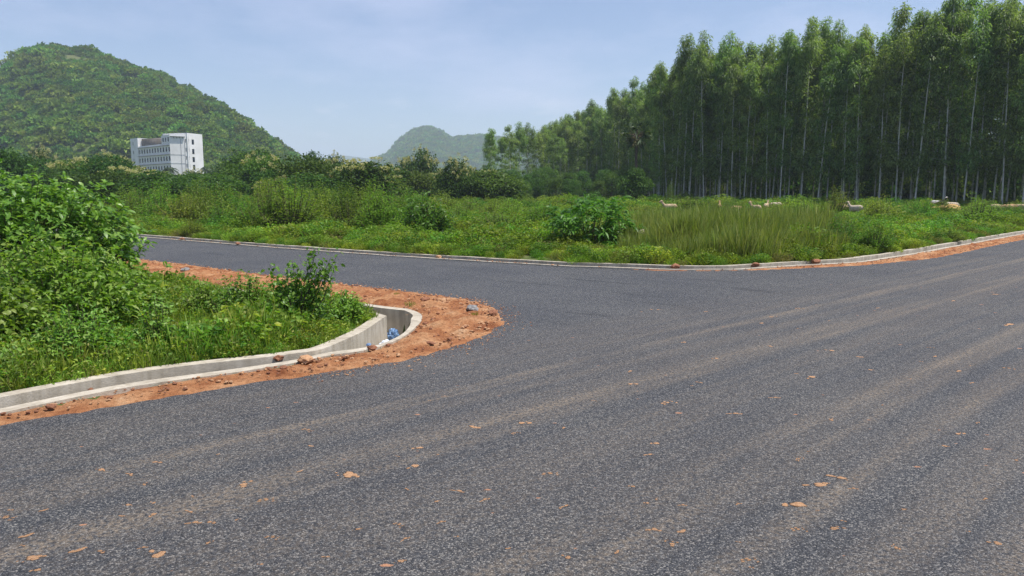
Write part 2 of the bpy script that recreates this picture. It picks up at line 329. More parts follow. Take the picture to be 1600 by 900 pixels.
# ------------------------------------------------------------------ plan of the place (traced on the ground)
def px_path(pts, z=0.0): return [np.array(G(x, y, z)) for x, y in pts]
def smooth_path(P, n=6):
    P = [np.asarray(p, float) for p in P]; out = []
    for i in range(len(P) - 1):
        p0 = P[max(i - 1, 0)]; p1 = P[i]; p2 = P[i + 1]; p3 = P[min(i + 2, len(P) - 1)]
        for k in range(n):
            t = k / n
            out.append(0.5 * ((2 * p1) + (-p0 + p2) * t + (2 * p0 - 5 * p1 + 4 * p2 - p3) * t * t + (-p0 + 3 * p1 - 3 * p2 + p3) * t ** 3))
    out.append(P[-1]); return np.array(out)
SD = np.array((-0.79, 0.613)); MDV = np.array(MD)
ea = px_path([(0, 664), (100, 647), (200, 629), (300, 613), (400, 597), (500, 583), (600, 566), (690, 546), (745, 527), (775, 510), (782, 496), (765, 481), (735, 471), (690, 464), (600, 452.5), (500, 441), (400, 429), (300, 416), (200, 404)])
ea = [ea[0] - MDV * 14] + [ea[0] - MDV * 6] + ea + [ea[-1] + SD * 15, ea[-1] + SD * 50]
eb = px_path([(200, 368.8), (280, 375.4), (380, 383.4), (480, 390.9), (580, 397.9), (685, 404.6), (792, 410.8), (892, 416.6), (1000, 421.8), (1060, 423), (1130, 422.7), (1200, 421), (1335, 415), (1390, 410), (1450, 404), (1500, 395), (1600, 374)])
eb = [eb[0] + SD * 50, eb[0] + SD * 15] + eb + [eb[-1] + MDV * 15, eb[-1] + MDV * 60]
EA = smooth_path(ea); EB = smooth_path(eb)
NR = np.array((MDV[1], -MDV[0])) * 10.5
ROAD = np.vstack([EA, EB, [EB[-1] + NR, EA[0] + NR]])

def seg_dist(P, path, closed=False):
    A = path; B = np.roll(path, -1, 0)
    if not closed: A = A[:-1]; B = B[:-1]
    best = np.full(len(P), 1e9)
    for a, b in zip(A, B):
        d = b - a; L2 = d @ d + 1e-12
        t = np.clip(((P - a) @ d) / L2, 0, 1)
        q = a + t[:, None] * d
        best = np.minimum(best, ((P - q) ** 2).sum(1))
    return np.sqrt(best)
def inside(P, poly):
    x, y = P[:, 0], P[:, 1]; c = np.zeros(len(P), bool)
    A = poly; B = np.roll(poly, -1, 0)
    for (x1, y1), (x2, y2) in zip(A, B):
        if y1 == y2: continue
        k = ((y1 > y) != (y2 > y)) & (x < (x2 - x1) * (y - y1) / (y2 - y1) + x1); c ^= k
    return c
def sdf(P, poly):
    d = seg_dist(P, poly, True); return np.where(inside(P, poly), -d, d)

# island drain: matched outer / trough-side paths
om = smooth_path(px_path([(-90, 664), (0, 645.5), (100, 625.5), (200, 607), (300, 591), (400, 577), (460, 567), (507, 557), (560, 550), (590, 543.5)], .03), 5)
oa = smooth_path(px_path([(590, 543.5), (620, 532), (640, 520), (657, 503), (659, 492), (650, 486.5), (637, 482.5)], .03), 4)
ob = smooth_path(px_path([(637, 482.5), (600, 478.5), (562, 474), (500, 467.5), (430, 460.5), (340, 447.5), (245, 431), (200, 423.5)], .03), 5)
im = smooth_path(px_path([(-90, 638), (0, 621.5), (100, 603), (200, 585.5), (300, 571), (400, 560.5), (462, 552.5), (507, 545), (560, 522), (604, 494)], .07), 5)
corner = im[-1]
nb_ = np.array((-0.613, -0.79))                        # from the back lip into the island
ib = ob[1:] + nb_ * 0.44
ib = np.array([corner + (ib[-1] - corner) * 0 if False else p for p in ib])
ext_m = lambda P: P[0] - MDV * 8
ext_b = lambda P: P[-1] + SD * 30
O = np.vstack([[ext_m(om)], om, oa[1:], ob[1:], [ext_b(ob)]])
I = np.vstack([[ext_m(im)], im, np.repeat(corner[None], len(oa) - 1, 0), ib, [ext_b(ib)]])
# replace back part so that it leaves the corner smoothly
k0 = 1 + len(im) + len(oa) - 1
for k in range(4):
    t = (k + 1) / 5; I[k0 + k] = corner * (1 - t) + I[k0 + 4] * t
def mitre(path, d):
    u, idx = np.unique(np.round(path, 5), axis=0, return_inverse=True)
    keep = [0] + [i for i in range(1, len(path)) if np.linalg.norm(path[i] - path[i - 1]) > 1e-4]
    Q = path[keep]; out = []
    for i in range(len(Q)):
        a = Q[i] - Q[i - 1] if i else Q[1] - Q[0]; b = Q[i + 1] - Q[i] if i < len(Q) - 1 else a
        a = a / np.linalg.norm(a); b = b / np.linalg.norm(b)
        na = np.array((-a[1], a[0])); nb = np.array((-b[1], b[0])); n = na + nb; n /= np.linalg.norm(n) + 1e-9
        out.append(Q[i] + n * d / max(0.35, n @ na))
    res = []; j = -1
    for i in range(len(path)):
        if i in keep: j += 1
        res.append(out[j])
    return np.array(res)
Wp = mitre(I, 0.14)
lipd = (I - O); lipd /= np.linalg.norm(lipd, axis=1)[:, None]
LipIn = O + lipd * 0.14
def drain_mesh(Oo, Li, Ii, Ww, zl, zw, depth):
    mb = MB(); rows = []
    bot_i = Ii + (Li - Ii) * 0.02
    for P, z in ((Oo, -0.35), (Oo, zl), (Li, zl), (Li, -depth), (bot_i, -depth), (Ii, zw), (Ww, zw), (Ww, -0.35)):
        zz = np.full(len(P), z)
        if z > 0: zz = zz + np.array([noise.noise(Vector((p[0] * 1.1, p[1] * 1.1, z * 9))) for p in P]) * 0.012
        rows.append(np.column_stack([P, zz]))
    n = len(Oo)
    for a, b in zip(rows[:-1], rows[1:]):
        i = np.arange(n - 1); mb.add(np.vstack([a, b]), q=np.stack([i, i + 1, n + i + 1, n + i], -1))
    return mb
me = drain_mesh(O, LipIn, I, Wp, 0.035, 0.075, 0.36).mesh('storm_drain', M['concrete'])
tag(link('storm_drain', me), 'open concrete storm drain curving around the near grassy corner of the junction', 'drain')
FOOT_A = np.vstack([O, Wp[::-1]])
# far drain
obp = smooth_path(px_path([(200, 368.3), (280, 374.8), (380, 382.8), (480, 390.2), (580, 397.2), (685, 403.8), (792, 410), (892, 415.6), (1000, 419.4), (1060, 420.7), (1130, 420.7), (1175, 419.3), (1270, 413.5), (1340, 409.5), (1380, 404.5), (1425, 397.5), (1475, 388.5), (1600, 365.5)], .03), 4)
OB = np.vstack([[obp[0] + SD * 30], obp, [obp[-1] + MDV * 30]])
IB = mitre(OB, 0.36); LB = mitre(OB, 0.11); WB = mitre(OB, 0.49)
me = drain_mesh(OB, LB, IB, WB, 0.03, 0.07, 0.30).mesh('far_drain', M['concrete'])
tag(link('storm_drain', me), 'low concrete storm drain running along the far edge of the road below the green field', 'drain')
FOOT_B = np.vstack([OB, WB[::-1]])

# ------------------------------------------------------------------ ground, verge, roads
def fbm(P, s, o=0.0, octv=4):
    return np.array([noise.fractal(Vector((x * s + o, y * s - o, o)), 1.0, 2.0, octv) for x, y in P])
X0, X1, Y0, Y1, ST = -16.0, 24.0, 2.5, 33.0, 0.085
gx = np.arange(X0, X1 + ST, ST); gy = np.arange(Y0, Y1 + ST, ST)
GX, GY = np.meshgrid(gx, gy); P = np.column_stack([GX.ravel(), GY.ravel()])
sr = sdf(P, ROAD); near = sr > -0.35
dA = np.full(len(P), 9.0); dB = dA.copy(); dA[near] = sdf(P[near], FOOT_A); dB[near] = sdf(P[near], FOOT_B)
island = inside(P, np.vstack([Wp]))
# verge: outside road, between the road edge and the drains
polyA = np.vstack([EA, O[::-1]]); polyB = np.vstack([EB[::-1], OB])
verge = (inside(P, polyA) | inside(P, polyB)) | ((sr < 0.0) & (sr > -0.4))
n1 = np.zeros(len(P)); n2 = n1.copy(); idx = np.where(near)[0]
n1[idx] = fbm(P[idx], 1.3, 3.1, 3); vi = np.where(near & verge)[0]; n2[vi] = fbm(P[vi], 6.0, 9.0, 4); n3 = np.zeros(len(P)); n3[vi] = fbm(P[vi], 3.2, 19.0, 5)
de = np.clip(sr, 0, 1.0)
zsoil = 0.012 + 0.03 * np.clip(de / .5, 0, 1) * (0.6 + n1) + n2 * (0.010 + 0.045 * np.clip(de / .25, 0, 1)) + np.maximum(0, n3) * .05 * np.clip(de / .2, 0, 1)
zsoil = np.where(sr < 0, -0.065 + (0.074 + n2 * .03) * np.clip(1.15 + sr / np.clip(0.12 + 0.12 * n1 + .10 * n2, .04, .3), 0, 1), zsoil)
zsoil = np.where((dA < 0.12) | (dB < .12), np.minimum(zsoil, 0.024), zsoil)
zsoil = np.where((dA < .02) | (dB < .02), np.minimum(zsoil, 0.012), zsoil)
zfield = 0.035 + 0.02 * n1
Z = np.where(verge, zsoil, zfield)
Z = np.where((dA < -0.105) | (dB < -0.085), -0.52, Z)
Z = np.where((dA < .0) | (dB < .0), np.minimum(Z, 0.010), Z)
ny, nx = GX.shape
ii = (np.arange(ny - 1)[:, None] * nx + np.arange(nx - 1)[None]).ravel()
Q = np.stack([ii, ii + 1, ii + nx + 1, ii + nx], -1)
keepf = near[Q].all(1)
Q = Q[keepf]; isv = verge[Q].sum(1) >= 2
def submesh(name, Qs, mat):
    u, inv = np.unique(Qs.ravel(), return_inverse=True)
    return MB().add(np.column_stack([P[u], Z[u]]), q=inv.reshape(-1, 4)).mesh(name, mat, smooth=True)
tag(link('soil_verge', submesh('soil_verge', Q[isv], M['soil'])), kind='structure')
tag(link('field_soil', submesh('field_soil', Q[~isv], M['ground'])), kind='structure')

def hprof(pts, D):
    a = [at(x, y, D) for x, y in pts]; return np.array([p[0] for p in a]), np.array([p[2] for p in a])
H1X, H1Z = hprof([(-700, 300), (-420, 254), (-220, 199), (-100, 154), (0, 121), (38, 99), (60, 89), (92, 86), (150, 95), (200, 112), (250, 130), (310, 155), (345, 174), (385, 199), (415, 221), (440, 242), (475, 262), (540, 300)], 520)
H2X, H2Z = hprof([(548, 300), (570, 268), (593, 252), (612, 242), (628, 222), (648, 208), (668, 204), (688, 208), (705, 220), (728, 216), (758, 214), (798, 219), (858, 218), (908, 234), (998, 268), (1088, 300)], 1700)
H3X, H3Z = hprof([(300, 300), (420, 246), (460, 241), (490, 247), (540, 243), (575, 247), (640, 262), (800, 285), (900, 300)], 3600)
def hillz(X, Y, hx, hz, yc, wf, wb):
    t = (Y - yc) / np.where(Y < yc, wf, wb); g = np.clip(1 - t * t, 0, 1) ** 1.3
    yy = np.linspace(yc - wf, yc, 200); K = (np.clip(1 - ((yy - yc) / wf) ** 2, 0, 1) ** 1.3 * yc / yy).max()
    return np.interp(X * yc / np.maximum(Y, 1.0), hx, hz, left=0, right=0) * g / K
def terrain(X, Y):
    return hillz(X, Y, H1X, H1Z, 520, 240, 330)
# one big sheet of ground
ax = np.unique(np.concatenate([-np.geomspace(60, 4300, 26), np.linspace(-58, 78, 69), np.geomspace(82, 4300, 24)]))
ay = np.unique(np.concatenate([-np.geomspace(20, 700, 12), np.linspace(-18, 92, 56), np.geomspace(95, 5200, 34)]))
AX, AY = np.meshgrid(ax, ay); AP = np.column_stack([AX.ravel(), AY.ravel()])
ar = sdf(AP, ROAD)
az = np.where(ar < 2.0, -0.12, 0.03)
az = np.where((AP[:, 0] > X0 + 1.5) & (AP[:, 0] < X1 - 1.5) & (AP[:, 1] > Y0 + .5) & (AP[:, 1] < Y1 - 1.5), -0.7, az)
az = az - 0.3 * (np.hypot(AP[:, 0], AP[:, 1] - 100) > 900)
ny, nx = AX.shape; ii = (np.arange(ny - 1)[:, None] * nx + np.arange(nx - 1)[None]).ravel()
tag(link('ground', MB().add(np.column_stack([AP, az]), q=np.stack([ii, ii + 1, ii + nx + 1, ii + nx], -1)).mesh('ground', M['ground'], True)), kind='structure')
def hill_object(name, hx, hz, yc, wf, wb, nx, ny, mat, rough):
    xs = np.linspace(hx[0], hx[-1], nx); ys = np.linspace(yc - wf, yc + wb, ny)
    A, B = np.meshgrid(xs, ys); A = A * B / yc; z = hillz(A.ravel(), B.ravel(), hx, hz, yc, wf, wb)
    nn = np.array([noise.fractal(Vector((x / (wf * .35), y / (wf * .35), yc)), 1, 2, 5) for x, y in zip(A.ravel(), B.ravel())])
    z = z + nn * rough * np.clip(z / (hz.max() * .4), 0, 1) - 0.5
    ii = (np.arange(ny - 1)[:, None] * nx + np.arange(nx - 1)[None]).ravel()
    me = MB().add(np.column_stack([A.ravel(), B.ravel(), z]), q=np.stack([ii, ii + 1, ii + nx + 1, ii + nx], -1)).mesh(name, mat, True)
    tag(link(name, me), kind='structure')
    return A, B, z.reshape(ny, nx)
HG1 = hill_object('hill', H1X, H1Z, 520, 240, 330, 160, 90, M['hill'], 3.0)
HG2 = hill_object('hill', H2X, H2Z, 1700, 420, 500, 120, 60, M['farhill'], 9.0)
HG3 = hill_object('hill', H3X, H3Z, 3600, 700, 700, 90, 30, M['farhill'], 6.0)

# roads
def slab(name, poly, z, th, mat):
    bm = bmesh.new(); vt = [bm.verts.new((p[0], p[1], z)) for p in poly]; vb = [bm.verts.new((p[0], p[1], z - th)) for p in poly]
    bm.faces.new(vt); n = len(poly)
    for i in range(n): bm.faces.new((vt[i], vb[i], vb[(i + 1) % n], vt[(i + 1) % n]))
    bmesh.ops.triangulate(bm, faces=[f for f in bm.faces if len(f.verts) > 4])
    bmesh.ops.recalc_face_normals(bm, faces=bm.faces)
    me = bpy.data.meshes.new(name); bm.to_mesh(me); bm.free(); me.materials.append(mat)
    return tag(link(name, me), kind='structure')
slab('road', ROAD, 0.0, 0.05, M['asphalt'])
far_a = px_path([(980, 342), (1180, 341), (1400, 337), (1620, 331)], .05); far_a = [far_a[0] - np.array((14, 0.5))] + far_a + [far_a[-1] + np.array((30, 10))]
far_b = [p + np.array((-.6, 3.6)) for p in far_a][::-1]
slab('side_road', np.array(far_a + far_b), 0.075, 0.12, M['asphalt'])

# ------------------------------------------------------------------ foliage builders
def unit(v): return v / (np.linalg.norm(v, axis=-1, keepdims=True) + 1e-9)
def rnd_dir(n, up=0.0):
    d = unit(rng.normal(size=(n, 3))); d[:, 2] += up; return unit(d)
def leaves(mb, C, D, L, W, fold=0.25, droop=0.0, fine=False, nrm=None):
    """C base points, D axis directions, L lengths, W widths; each leaf its own little folded blade"""
    n = len(C); L = np.broadcast_to(L, (n,))[:, None]; W = np.broadcast_to(W, (n,))[:, None]
    ref = rng.normal(size=(n, 3)) * .45 + np.array([0, 0, 1.0]) if nrm is None else nrm
    S = unit(np.cross(D, ref)); Nn = unit(np.cross(S, D))
    if not fine:
        mid = C + D * L * 0.45; tip = C + D * L; tip[:, 2] -= droop * L[:, 0]
        a = mid + S * W * .5 + Nn * W * fold; b = mid - S * W * .5 + Nn * W * fold
        v = np.stack([C, a, tip, b], 1); i = np.arange(n)[:, None] * 4
        mb.add(v.reshape(-1, 3), t=np.concatenate([i + [0, 1, 2], i + [0, 2, 3]], 0))
    else:
        p1 = C + D * L * .35; p2 = C + D * L * .72; tip = C + D * L
        p1[:, 2] -= droop * L[:, 0] * .1; p2[:, 2] -= droop * L[:, 0] * .42; tip[:, 2] -= droop * L[:, 0]
        v = np.stack([C, p1 + S * W * .5 + Nn * W * fold, p1, p1 - S * W * .5 + Nn * W * fold,
                      p2 + S * W * .4 + Nn * W * fold * .8, p2, p2 - S * W * .4 + Nn * W * fold * .8, tip], 1)
        i = np.arange(n)[:, None] * 8
        mb.add(v.reshape(-1, 3), t=np.concatenate([i + [0, 1, 2], i + [0, 2, 3], i + [4, 7, 5], i + [5, 7, 6]], 0),
               q=np.concatenate([i + [1, 4, 5, 2], i + [2, 5, 6, 3]], 0))
def clump(mb, c, r, n, L, W, up=0.3, flat=0.8, droop=0.2, fold=.25, shell=0.35, hang=0.0, jit=.5):
    d = rnd_dir(n, up * .5); rad = r * (shell + (1 - shell) * rng.random(n) ** .6)
    C = np.array(c) + d * rad[:, None] * np.array([1, 1, flat])
    ax = unit(d + rng.normal(size=(n, 3)) * jit + np.array([0, 0, up - hang * 2.2]))
    leaves(mb, C, ax, L * rng.uniform(.7, 1.25, n), W * rng.uniform(.7, 1.25, n), fold, droop)
def limbs(mb, base, tips, r0, r1, n=5, bend=.15):
    for t in tips:
        t = np.array(t, float); b = np.array(base, float); m = (b + t) / 2 + rng.normal(size=3) * np.linalg.norm(t - b) * bend
        mb.tube([b, m, t], [r0, (r0 + r1) / 2, r1], n)

def make_eucalyptus(h):
    tr = MB(); lean = rng.normal(size=2) * .25
    zs = np.linspace(0, h * .97, 9); wob = rng.normal(size=(9, 2)) * .05
    pts = np.column_stack([lean[0] * (zs / h) ** 1.5 + wob[:, 0] * zs / h, lean[1] * (zs / h) ** 1.5 + wob[:, 1] * zs / h, zs])
    pts[0, 2] = -.3
    tr.tube(pts, np.interp(zs, [0, h * .1, h], [.10, .078, .018]), 7)
    cr = MB()
    def stem(z): return np.array([np.interp(z, zs, pts[:, 0]), np.interp(z, zs, pts[:, 1]), z])
    # top crown: several drooping tufts, sky between them
    nt = 15
    for k in range(nt):
        z = h * rng.uniform(.74, .97); a = rng.uniform(0, 2 * math.pi)
        rr = rng.uniform(.35, 1.35) * (1.15 - 0.8 * max(0, (z / h - .82) / .18))
        b = stem(z - .6); c = stem(z) + np.array([math.cos(a) * rr, math.sin(a) * rr, .35])
        tr.tube([b, (b + c) / 2 + [0, 0, .12], c], [.022, .016, .008], 3)
        n = 135; r = rng.uniform(.42, .75)
        clump(cr, c - [0, 0, .25], r, n, .34, .085, up=-.3, flat=1.35, droop=.25, fold=.15, shell=.1, hang=.35, jit=.5)
    clump(cr, stem(h * .985), .42, 170, .28, .06, up=.2, flat=1.6, shell=0, hang=.1)
    # the long thin middle: fine side sprays
    for k in range(46):
        z = h * (rng.uniform(.17, .80)); a = rng.uniform(0, 2 * math.pi); rr = rng.uniform(.35, 1.35) * (.75 + .4 * z / h)
        b = stem(z); c = b + np.array([math.cos(a) * rr, math.sin(a) * rr, .3])
        tr.tube([b, c], [.012, .005], 3)
        clump(cr, c, rng.uniform(.35, .65), int(rng.uniform(30, 60)), .32, .105, up=-.1, flat=1.1, droop=.2, fold=.15, shell=.1, hang=.25)
    for k in range(10):
        z = rng.uniform(1.2, h * .28); a = rng.uniform(0, 2 * math.pi); rr = rng.uniform(.2, .8)
        c = stem(z) + np.array([math.cos(a) * rr, math.sin(a) * rr, .1])
        clump(cr, c, .4, 22, .20, .05, up=0, shell=.1, hang=.1)
    return [('trunk', tr.mesh('trunk', M['bark_pale'], True)), ('crown', cr.mesh('crown', M['euc']))]

def make_broadleaf(w, h, mat, L, W, nc, nl, flower=0, trunk_h=.25, hang=0.0, narrow=1.0):
    tr = MB(); cr = MB(); fl = MB(); cs = []
    for k in range(nc):
        d = rnd_dir(1, .25)[0]; q = rng.uniform(.45, .95)
        c = np.array([d[0] * w / 2 * q * narrow, d[1] * w / 2 * q * narrow, h * (trunk_h + (1 - trunk_h) * .48) + d[2] * h * (1 - trunk_h) * .46 * q])
        cs.append(c); r = w * rng.uniform(.13, .22)
        clump(cr, c, r, nl, L, W, up=.25, flat=.85, droop=.25, shell=.4, hang=hang, jit=.6)
        if flower and c[2] > h * .55 and rng.random() < flower:
            for j in range(7):
                e = rnd_dir(1, .9)[0]; p = c + e * r * 1.05
                clump(fl, p + [0, 0, .05], .26, 26, .17, .13, up=.7, flat=1.2, shell=0, droop=0)
    b = np.array([0, 0, -.3]); f = np.array([0, 0, h * trunk_h * 1.1])
    tr.tube([b, f * .5 + rng.normal(size=3) * [.04, .04, 0], f], [w * .028, w * .022, w * .018], 7)
    limbs(tr, f, cs[::2], w * .012, w * .003, 4)
    parts = [('trunk', tr.mesh('trunk', M['bark'], True)), ('crown', cr.mesh('crown', mat))]
    if fl.v: parts.append(('blossom', fl.mesh('blossom', M['cream'])))
    return parts
def make_shrub(w, h, mat, L, W, n_stem, per, spiky=.3, low=0.1, fine=False, droop=.25, jit=.5, stems=M['twig']):
    """many leafy shoots from one root; uneven outline"""
    st = MB(); cr = MB()
    for k in range(n_stem):
        a = rng.uniform(0, 2 * math.pi); q = math.sqrt(rng.random()); hh = h * (1 - .55 * q * q) * rng.uniform(.72, 1.0 + spiky)
        tip = np.array([math.cos(a) * w / 2 * q, math.sin(a) * w / 2 * q, hh]); b = tip * [.18, .18, 0]; b[2] = -.03
        m = b * .4 + tip * .6 + np.array([0, 0, hh * .05]); pts = np.array([b, m * [1, 1, .9], tip])
        st.tube(pts, [.012 * h + .004, .006 * h + .003, .002], 3)
        t = rng.uniform(low, 1, per) ** .8; C = pts[0] * ((1 - t) ** 2)[:, None] + 2 * pts[1] * (t * (1 - t))[:, None] + pts[2] * (t * t)[:, None]
        C += rng.normal(size=(per, 3)) * .03 * w
        d = unit(rng.normal(size=(per, 3)) * [1, 1, jit] + np.array([0, 0, .45]) + np.array([math.cos(a), math.sin(a), 0]) * .4 * q)
        leaves(cr, C, d, L * rng.uniform(.6, 1.25, per), W * rng.uniform(.7, 1.2, per), .2, droop, fine)
    return [('stems', st.mesh('stems', stems)), ('foliage', cr.mesh('foliage', mat))]
def herb_tuft(w, h, mat, n, L, W, grass=0.4):
    cr = MB(); a = rng.uniform(0, 2 * math.pi, n); q = np.sqrt(rng.random(n)) * w / 2
    ng = int(n * grass)
    B = np.column_stack([np.cos(a) * q, np.sin(a) * q, np.zeros(n)])
    D = unit(np.column_stack([rng.normal(size=n) * .35, rng.normal(size=n) * .35, np.ones(n)]))
    leaves(cr, B[:ng], D[:ng], h * rng.uniform(.6, 1.15, ng), W * .35, .1, .15)
    m = n - ng; z = h * rng.uniform(.15, .95, m) * (1 - .3 * (q[ng:] / (w / 2)) ** 2); C = B[ng:].copy(); C[:, 2] = z
    D2 = unit(rng.normal(size=(m, 3)) * [1, 1, .45] + [0, 0, .4])
    leaves(cr, C, D2, L * rng.uniform(.6, 1.3, m), W * rng.uniform(.7, 1.2, m), .2, .25)
    return cr.mesh('tuft', mat)
def grass_tuft(w, h, mat, n, W):
    cr = MB(); a = rng.uniform(0, 2 * math.pi, n); q = np.sqrt(rng.random(n)) * w / 2
    B = np.column_stack([np.cos(a) * q, np.sin(a) * q, np.zeros(n)])
    D = unit(np.column_stack([rng.normal(size=n) * .20 + .06, rng.normal(size=n) * .20, np.ones(n)]))
    leaves(cr, B, D, h * rng.uniform(.6, 1.1, n), W, .1, .12, True)
    return cr.mesh('tuft', mat)

def thing(name, parts, loc, label, cat, group=None, rz=0, sc=1.0):
    e = empty(name, loc, rz, sc); tag(e, label, cat, group)
    for n, me in parts:
        if isinstance(me, bpy.types.Mesh): link(n, me, e)
    LAST[0] = e
    return e
LAST = [None]

def scatter(name, pts, rots, scs, templates, mat=None, idx=None):
    """points instanced by geometry nodes: one object of kind stuff"""
    me = bpy.data.meshes.new(name); me.vertices.add(len(pts)); me.vertices.foreach_set('co', np.asarray(pts, np.float32).ravel())
    r = np.zeros((len(pts), 3), np.float32); r[:, 2] = rots; r[:, 0] = rng.normal(size=len(pts)) * .06; r[:, 1] = rng.normal(size=len(pts)) * .06
    at_ = me.attributes.new('rot', 'FLOAT_VECTOR', 'POINT'); at_.data.foreach_set('vector', r.ravel())
    sc = np.asarray(scs, np.float32); sc = np.repeat(sc[:, None], 3, 1) if sc.ndim == 1 else sc
    at_ = me.attributes.new('sc', 'FLOAT_VECTOR', 'POINT'); at_.data.foreach_set('vector', sc.ravel())
    if idx is None: idx = rng.integers(0, len(templates), len(pts))
    at_ = me.attributes.new('pick', 'INT', 'POINT'); at_.data.foreach_set('value', np.asarray(idx, np.int32))
    me.update(); o = link(name, me)
    ng = bpy.data.node_groups.new(name, 'GeometryNodeTree')
    ng.interface.new_socket('Geometry', in_out='INPUT', socket_type='NodeSocketGeometry'); ng.interface.new_socket('Geometry', in_out='OUTPUT', socket_type='NodeSocketGeometry')
    N, L = ng.nodes, ng.links; gi = N.new('NodeGroupInput'); go = N.new('NodeGroupOutput')
    jn = N.new('GeometryNodeJoinGeometry')
    for t in reversed(templates):
        ob = bpy.data.objects.new('leaf_clump', t)
        oi = N.new('GeometryNodeObjectInfo'); oi.inputs['Object'].default_value = ob; oi.inputs['As Instance'].default_value = True
        L.new(oi.outputs['Geometry'], jn.inputs[0])
    ip = N.new('GeometryNodeInstanceOnPoints'); ip.inputs['Pick Instance'].default_value = True
    def attr(nm, dt):
        a = N.new('GeometryNodeInputNamedAttribute'); a.data_type = dt; a.inputs['Name'].default_value = nm; return a.outputs['Attribute']
    L.new(gi.outputs[0], ip.inputs['Points']); L.new(jn.outputs[0], ip.inputs['Instance'])
    L.new(attr('pick', 'INT'), ip.inputs['Instance Index']); L.new(attr('rot', 'FLOAT_VECTOR'), ip.inputs['Rotation']); L.new(attr('sc', 'FLOAT_VECTOR'), ip.inputs['Scale'])
    L.new(ip.outputs[0], go.inputs[0])
    md = o.modifiers.new('scatter', 'NODES'); md.node_group = ng
    return o

# ------------------------------------------------------------------ hillside woods and background mass
hill_tpl = []
for k in range(5):
    mb = MB(); 
    for j in range(7):
        d = rnd_dir(1, .5)[0]; clump(mb, d * [.6, .6, .38] + [0, 0, .45], .48, 34, .36, .26, up=.4, shell=.55, flat=.8, droop=.15)
    hill_tpl.append(mb.mesh('crown', M['hilltree']))
def hill_points(HG, n, keep=None):
    A, B, Zg = HG; ny, nx = Zg.shape
    u = rng.random(n) * (nx - 1); v = rng.random(n) * (ny - 1); i = u.astype(int); j = v.astype(int); fu = u - i; fv = v - j
    def it(Gd): return (Gd[j, i] * (1 - fu) * (1 - fv) + Gd[j, i + 1] * fu * (1 - fv) + Gd[j + 1, i] * (1 - fu) * fv + Gd[j + 1, i + 1] * fu * fv)
    p = np.column_stack([it(A), it(B), it(Zg)])
    return p
p = hill_points(HG1, 34000); p = p[(p[:, 2] > .5) & (p[:, 1] < 590) & (p[:, 0] > -470)]
dn = np.array([noise.noise(Vector((x / 16, y / 16, z / 16))) for x, y, z in p]); dn2 = np.array([noise.noise(Vector((x / 55 + 7, y / 55, z / 30))) for x, y, z in p])
k = (dn2 > -.30) | (rng.random(len(p)) < .35); p = p[k]; dn = dn[k]
s = (1.3 + 3.6 * rng.random(len(p)) ** 2.6) * (1 + .9 * np.clip(dn, -.4, .6)); p[:, 2] -= .12 * s
tag(scatter('hillside_woods', p, rng.uniform(0, 6.28, len(p)), s, hill_tpl), kind='stuff')
p = hill_points(HG2, 15000); p = p[(p[:, 2] > 2) & (p[:, 1] < 1800)]
s = rng.uniform(4, 9, len(p)) * (1 + .5 * np.array([noise.noise(Vector((x / 60, y / 60, z / 40))) for x, y, z in p])); p[:, 2] -= .3 * s
tag(scatter('distant_hill_woods', p, rng.uniform(0, 6.28, len(p)), s * np.array(1.0), hill_tpl), kind='stuff')

# ------------------------------------------------------------------ eucalyptus plantation
euc = [make_eucalyptus(h) for h in (18.0, 18.6, 17.4, 18.2, 17.8, 19.0)]
line = smooth_path([(52, 52), (41.5, 63.5), (31, 75.5), (20.5, 90), (21, 110), (17.5, 140), (13, 172), (9, 205)], 10)
seg = np.r_[0, np.cumsum(np.linalg.norm(np.diff(line, axis=0), axis=1))]
ET = ((950, 'at the far left end'), (1020, 'behind the fan palm'), (1130, 'behind the low rounded bush'), (1220, 'above the tall grass'), (1290, 'behind the wide light green bush'), (1360, 'right of the pale upright shrub'), (1450, 'above the smaller ochre heap'), (1530, 'above the goat'), (1600, 'above the sheep at far right'), (9999, 'beyond the right frame edge'))
EG = 'eucalyptus trees standing in the plantation rows'
EL = 'tall slender eucalyptus standing behind the front row of the dense plantation'
cnt = 0
for row in range(5):
    off = row * 2.3; step = 1.95 if row < 3 else 2.6
    for d in np.arange(rng.uniform(0, 1), seg[-1], step):
        if d > 95 and row > 4: continue
        if d > 70: d2 = d + (d - 70) * .35
        else: d2 = d
        if d2 > seg[-1]: continue
        x = np.interp(d2, seg, line[:, 0]); y = np.interp(d2, seg, line[:, 1])
        tx = np.interp(d2 + 1, seg, line[:, 0]) - x; ty = np.interp(d2 + 1, seg, line[:, 1]) - y; q = math.hypot(tx, ty) + 1e-6
        nx_, ny_ = ty / q, -tx / q
        if nx_ * x + ny_ * y < 0: nx_, ny_ = -nx_, -ny_
        px_ = x + nx_ * off + rng.normal() * .35; py_ = y + ny_ * off + rng.normal() * .35
        if abs(px_ / py_) > .86 or cnt >= 272: continue
        cnt += 1; hk = rng.uniform(.86, 1.06) * (1.0 if d < 45 else 1.03) * (.93 if row == 0 and rng.random() < .35 else 1)
        e = thing('eucalyptus_tree', euc[rng.integers(6)], (px_, py_, 0.03), EL, 'tree', EG, rng.uniform(0, 6.28), hk); e.rotation_euler.x = rng.normal() * .022; e.rotation_euler.y = rng.normal() * .022
        if row == 0: e['group'] = 'front-row trees of the plantation'; sx = 800 + F * px_ / py_; REG.append((e, 'front-row eucalyptus', place_of(sx, ET), sx))
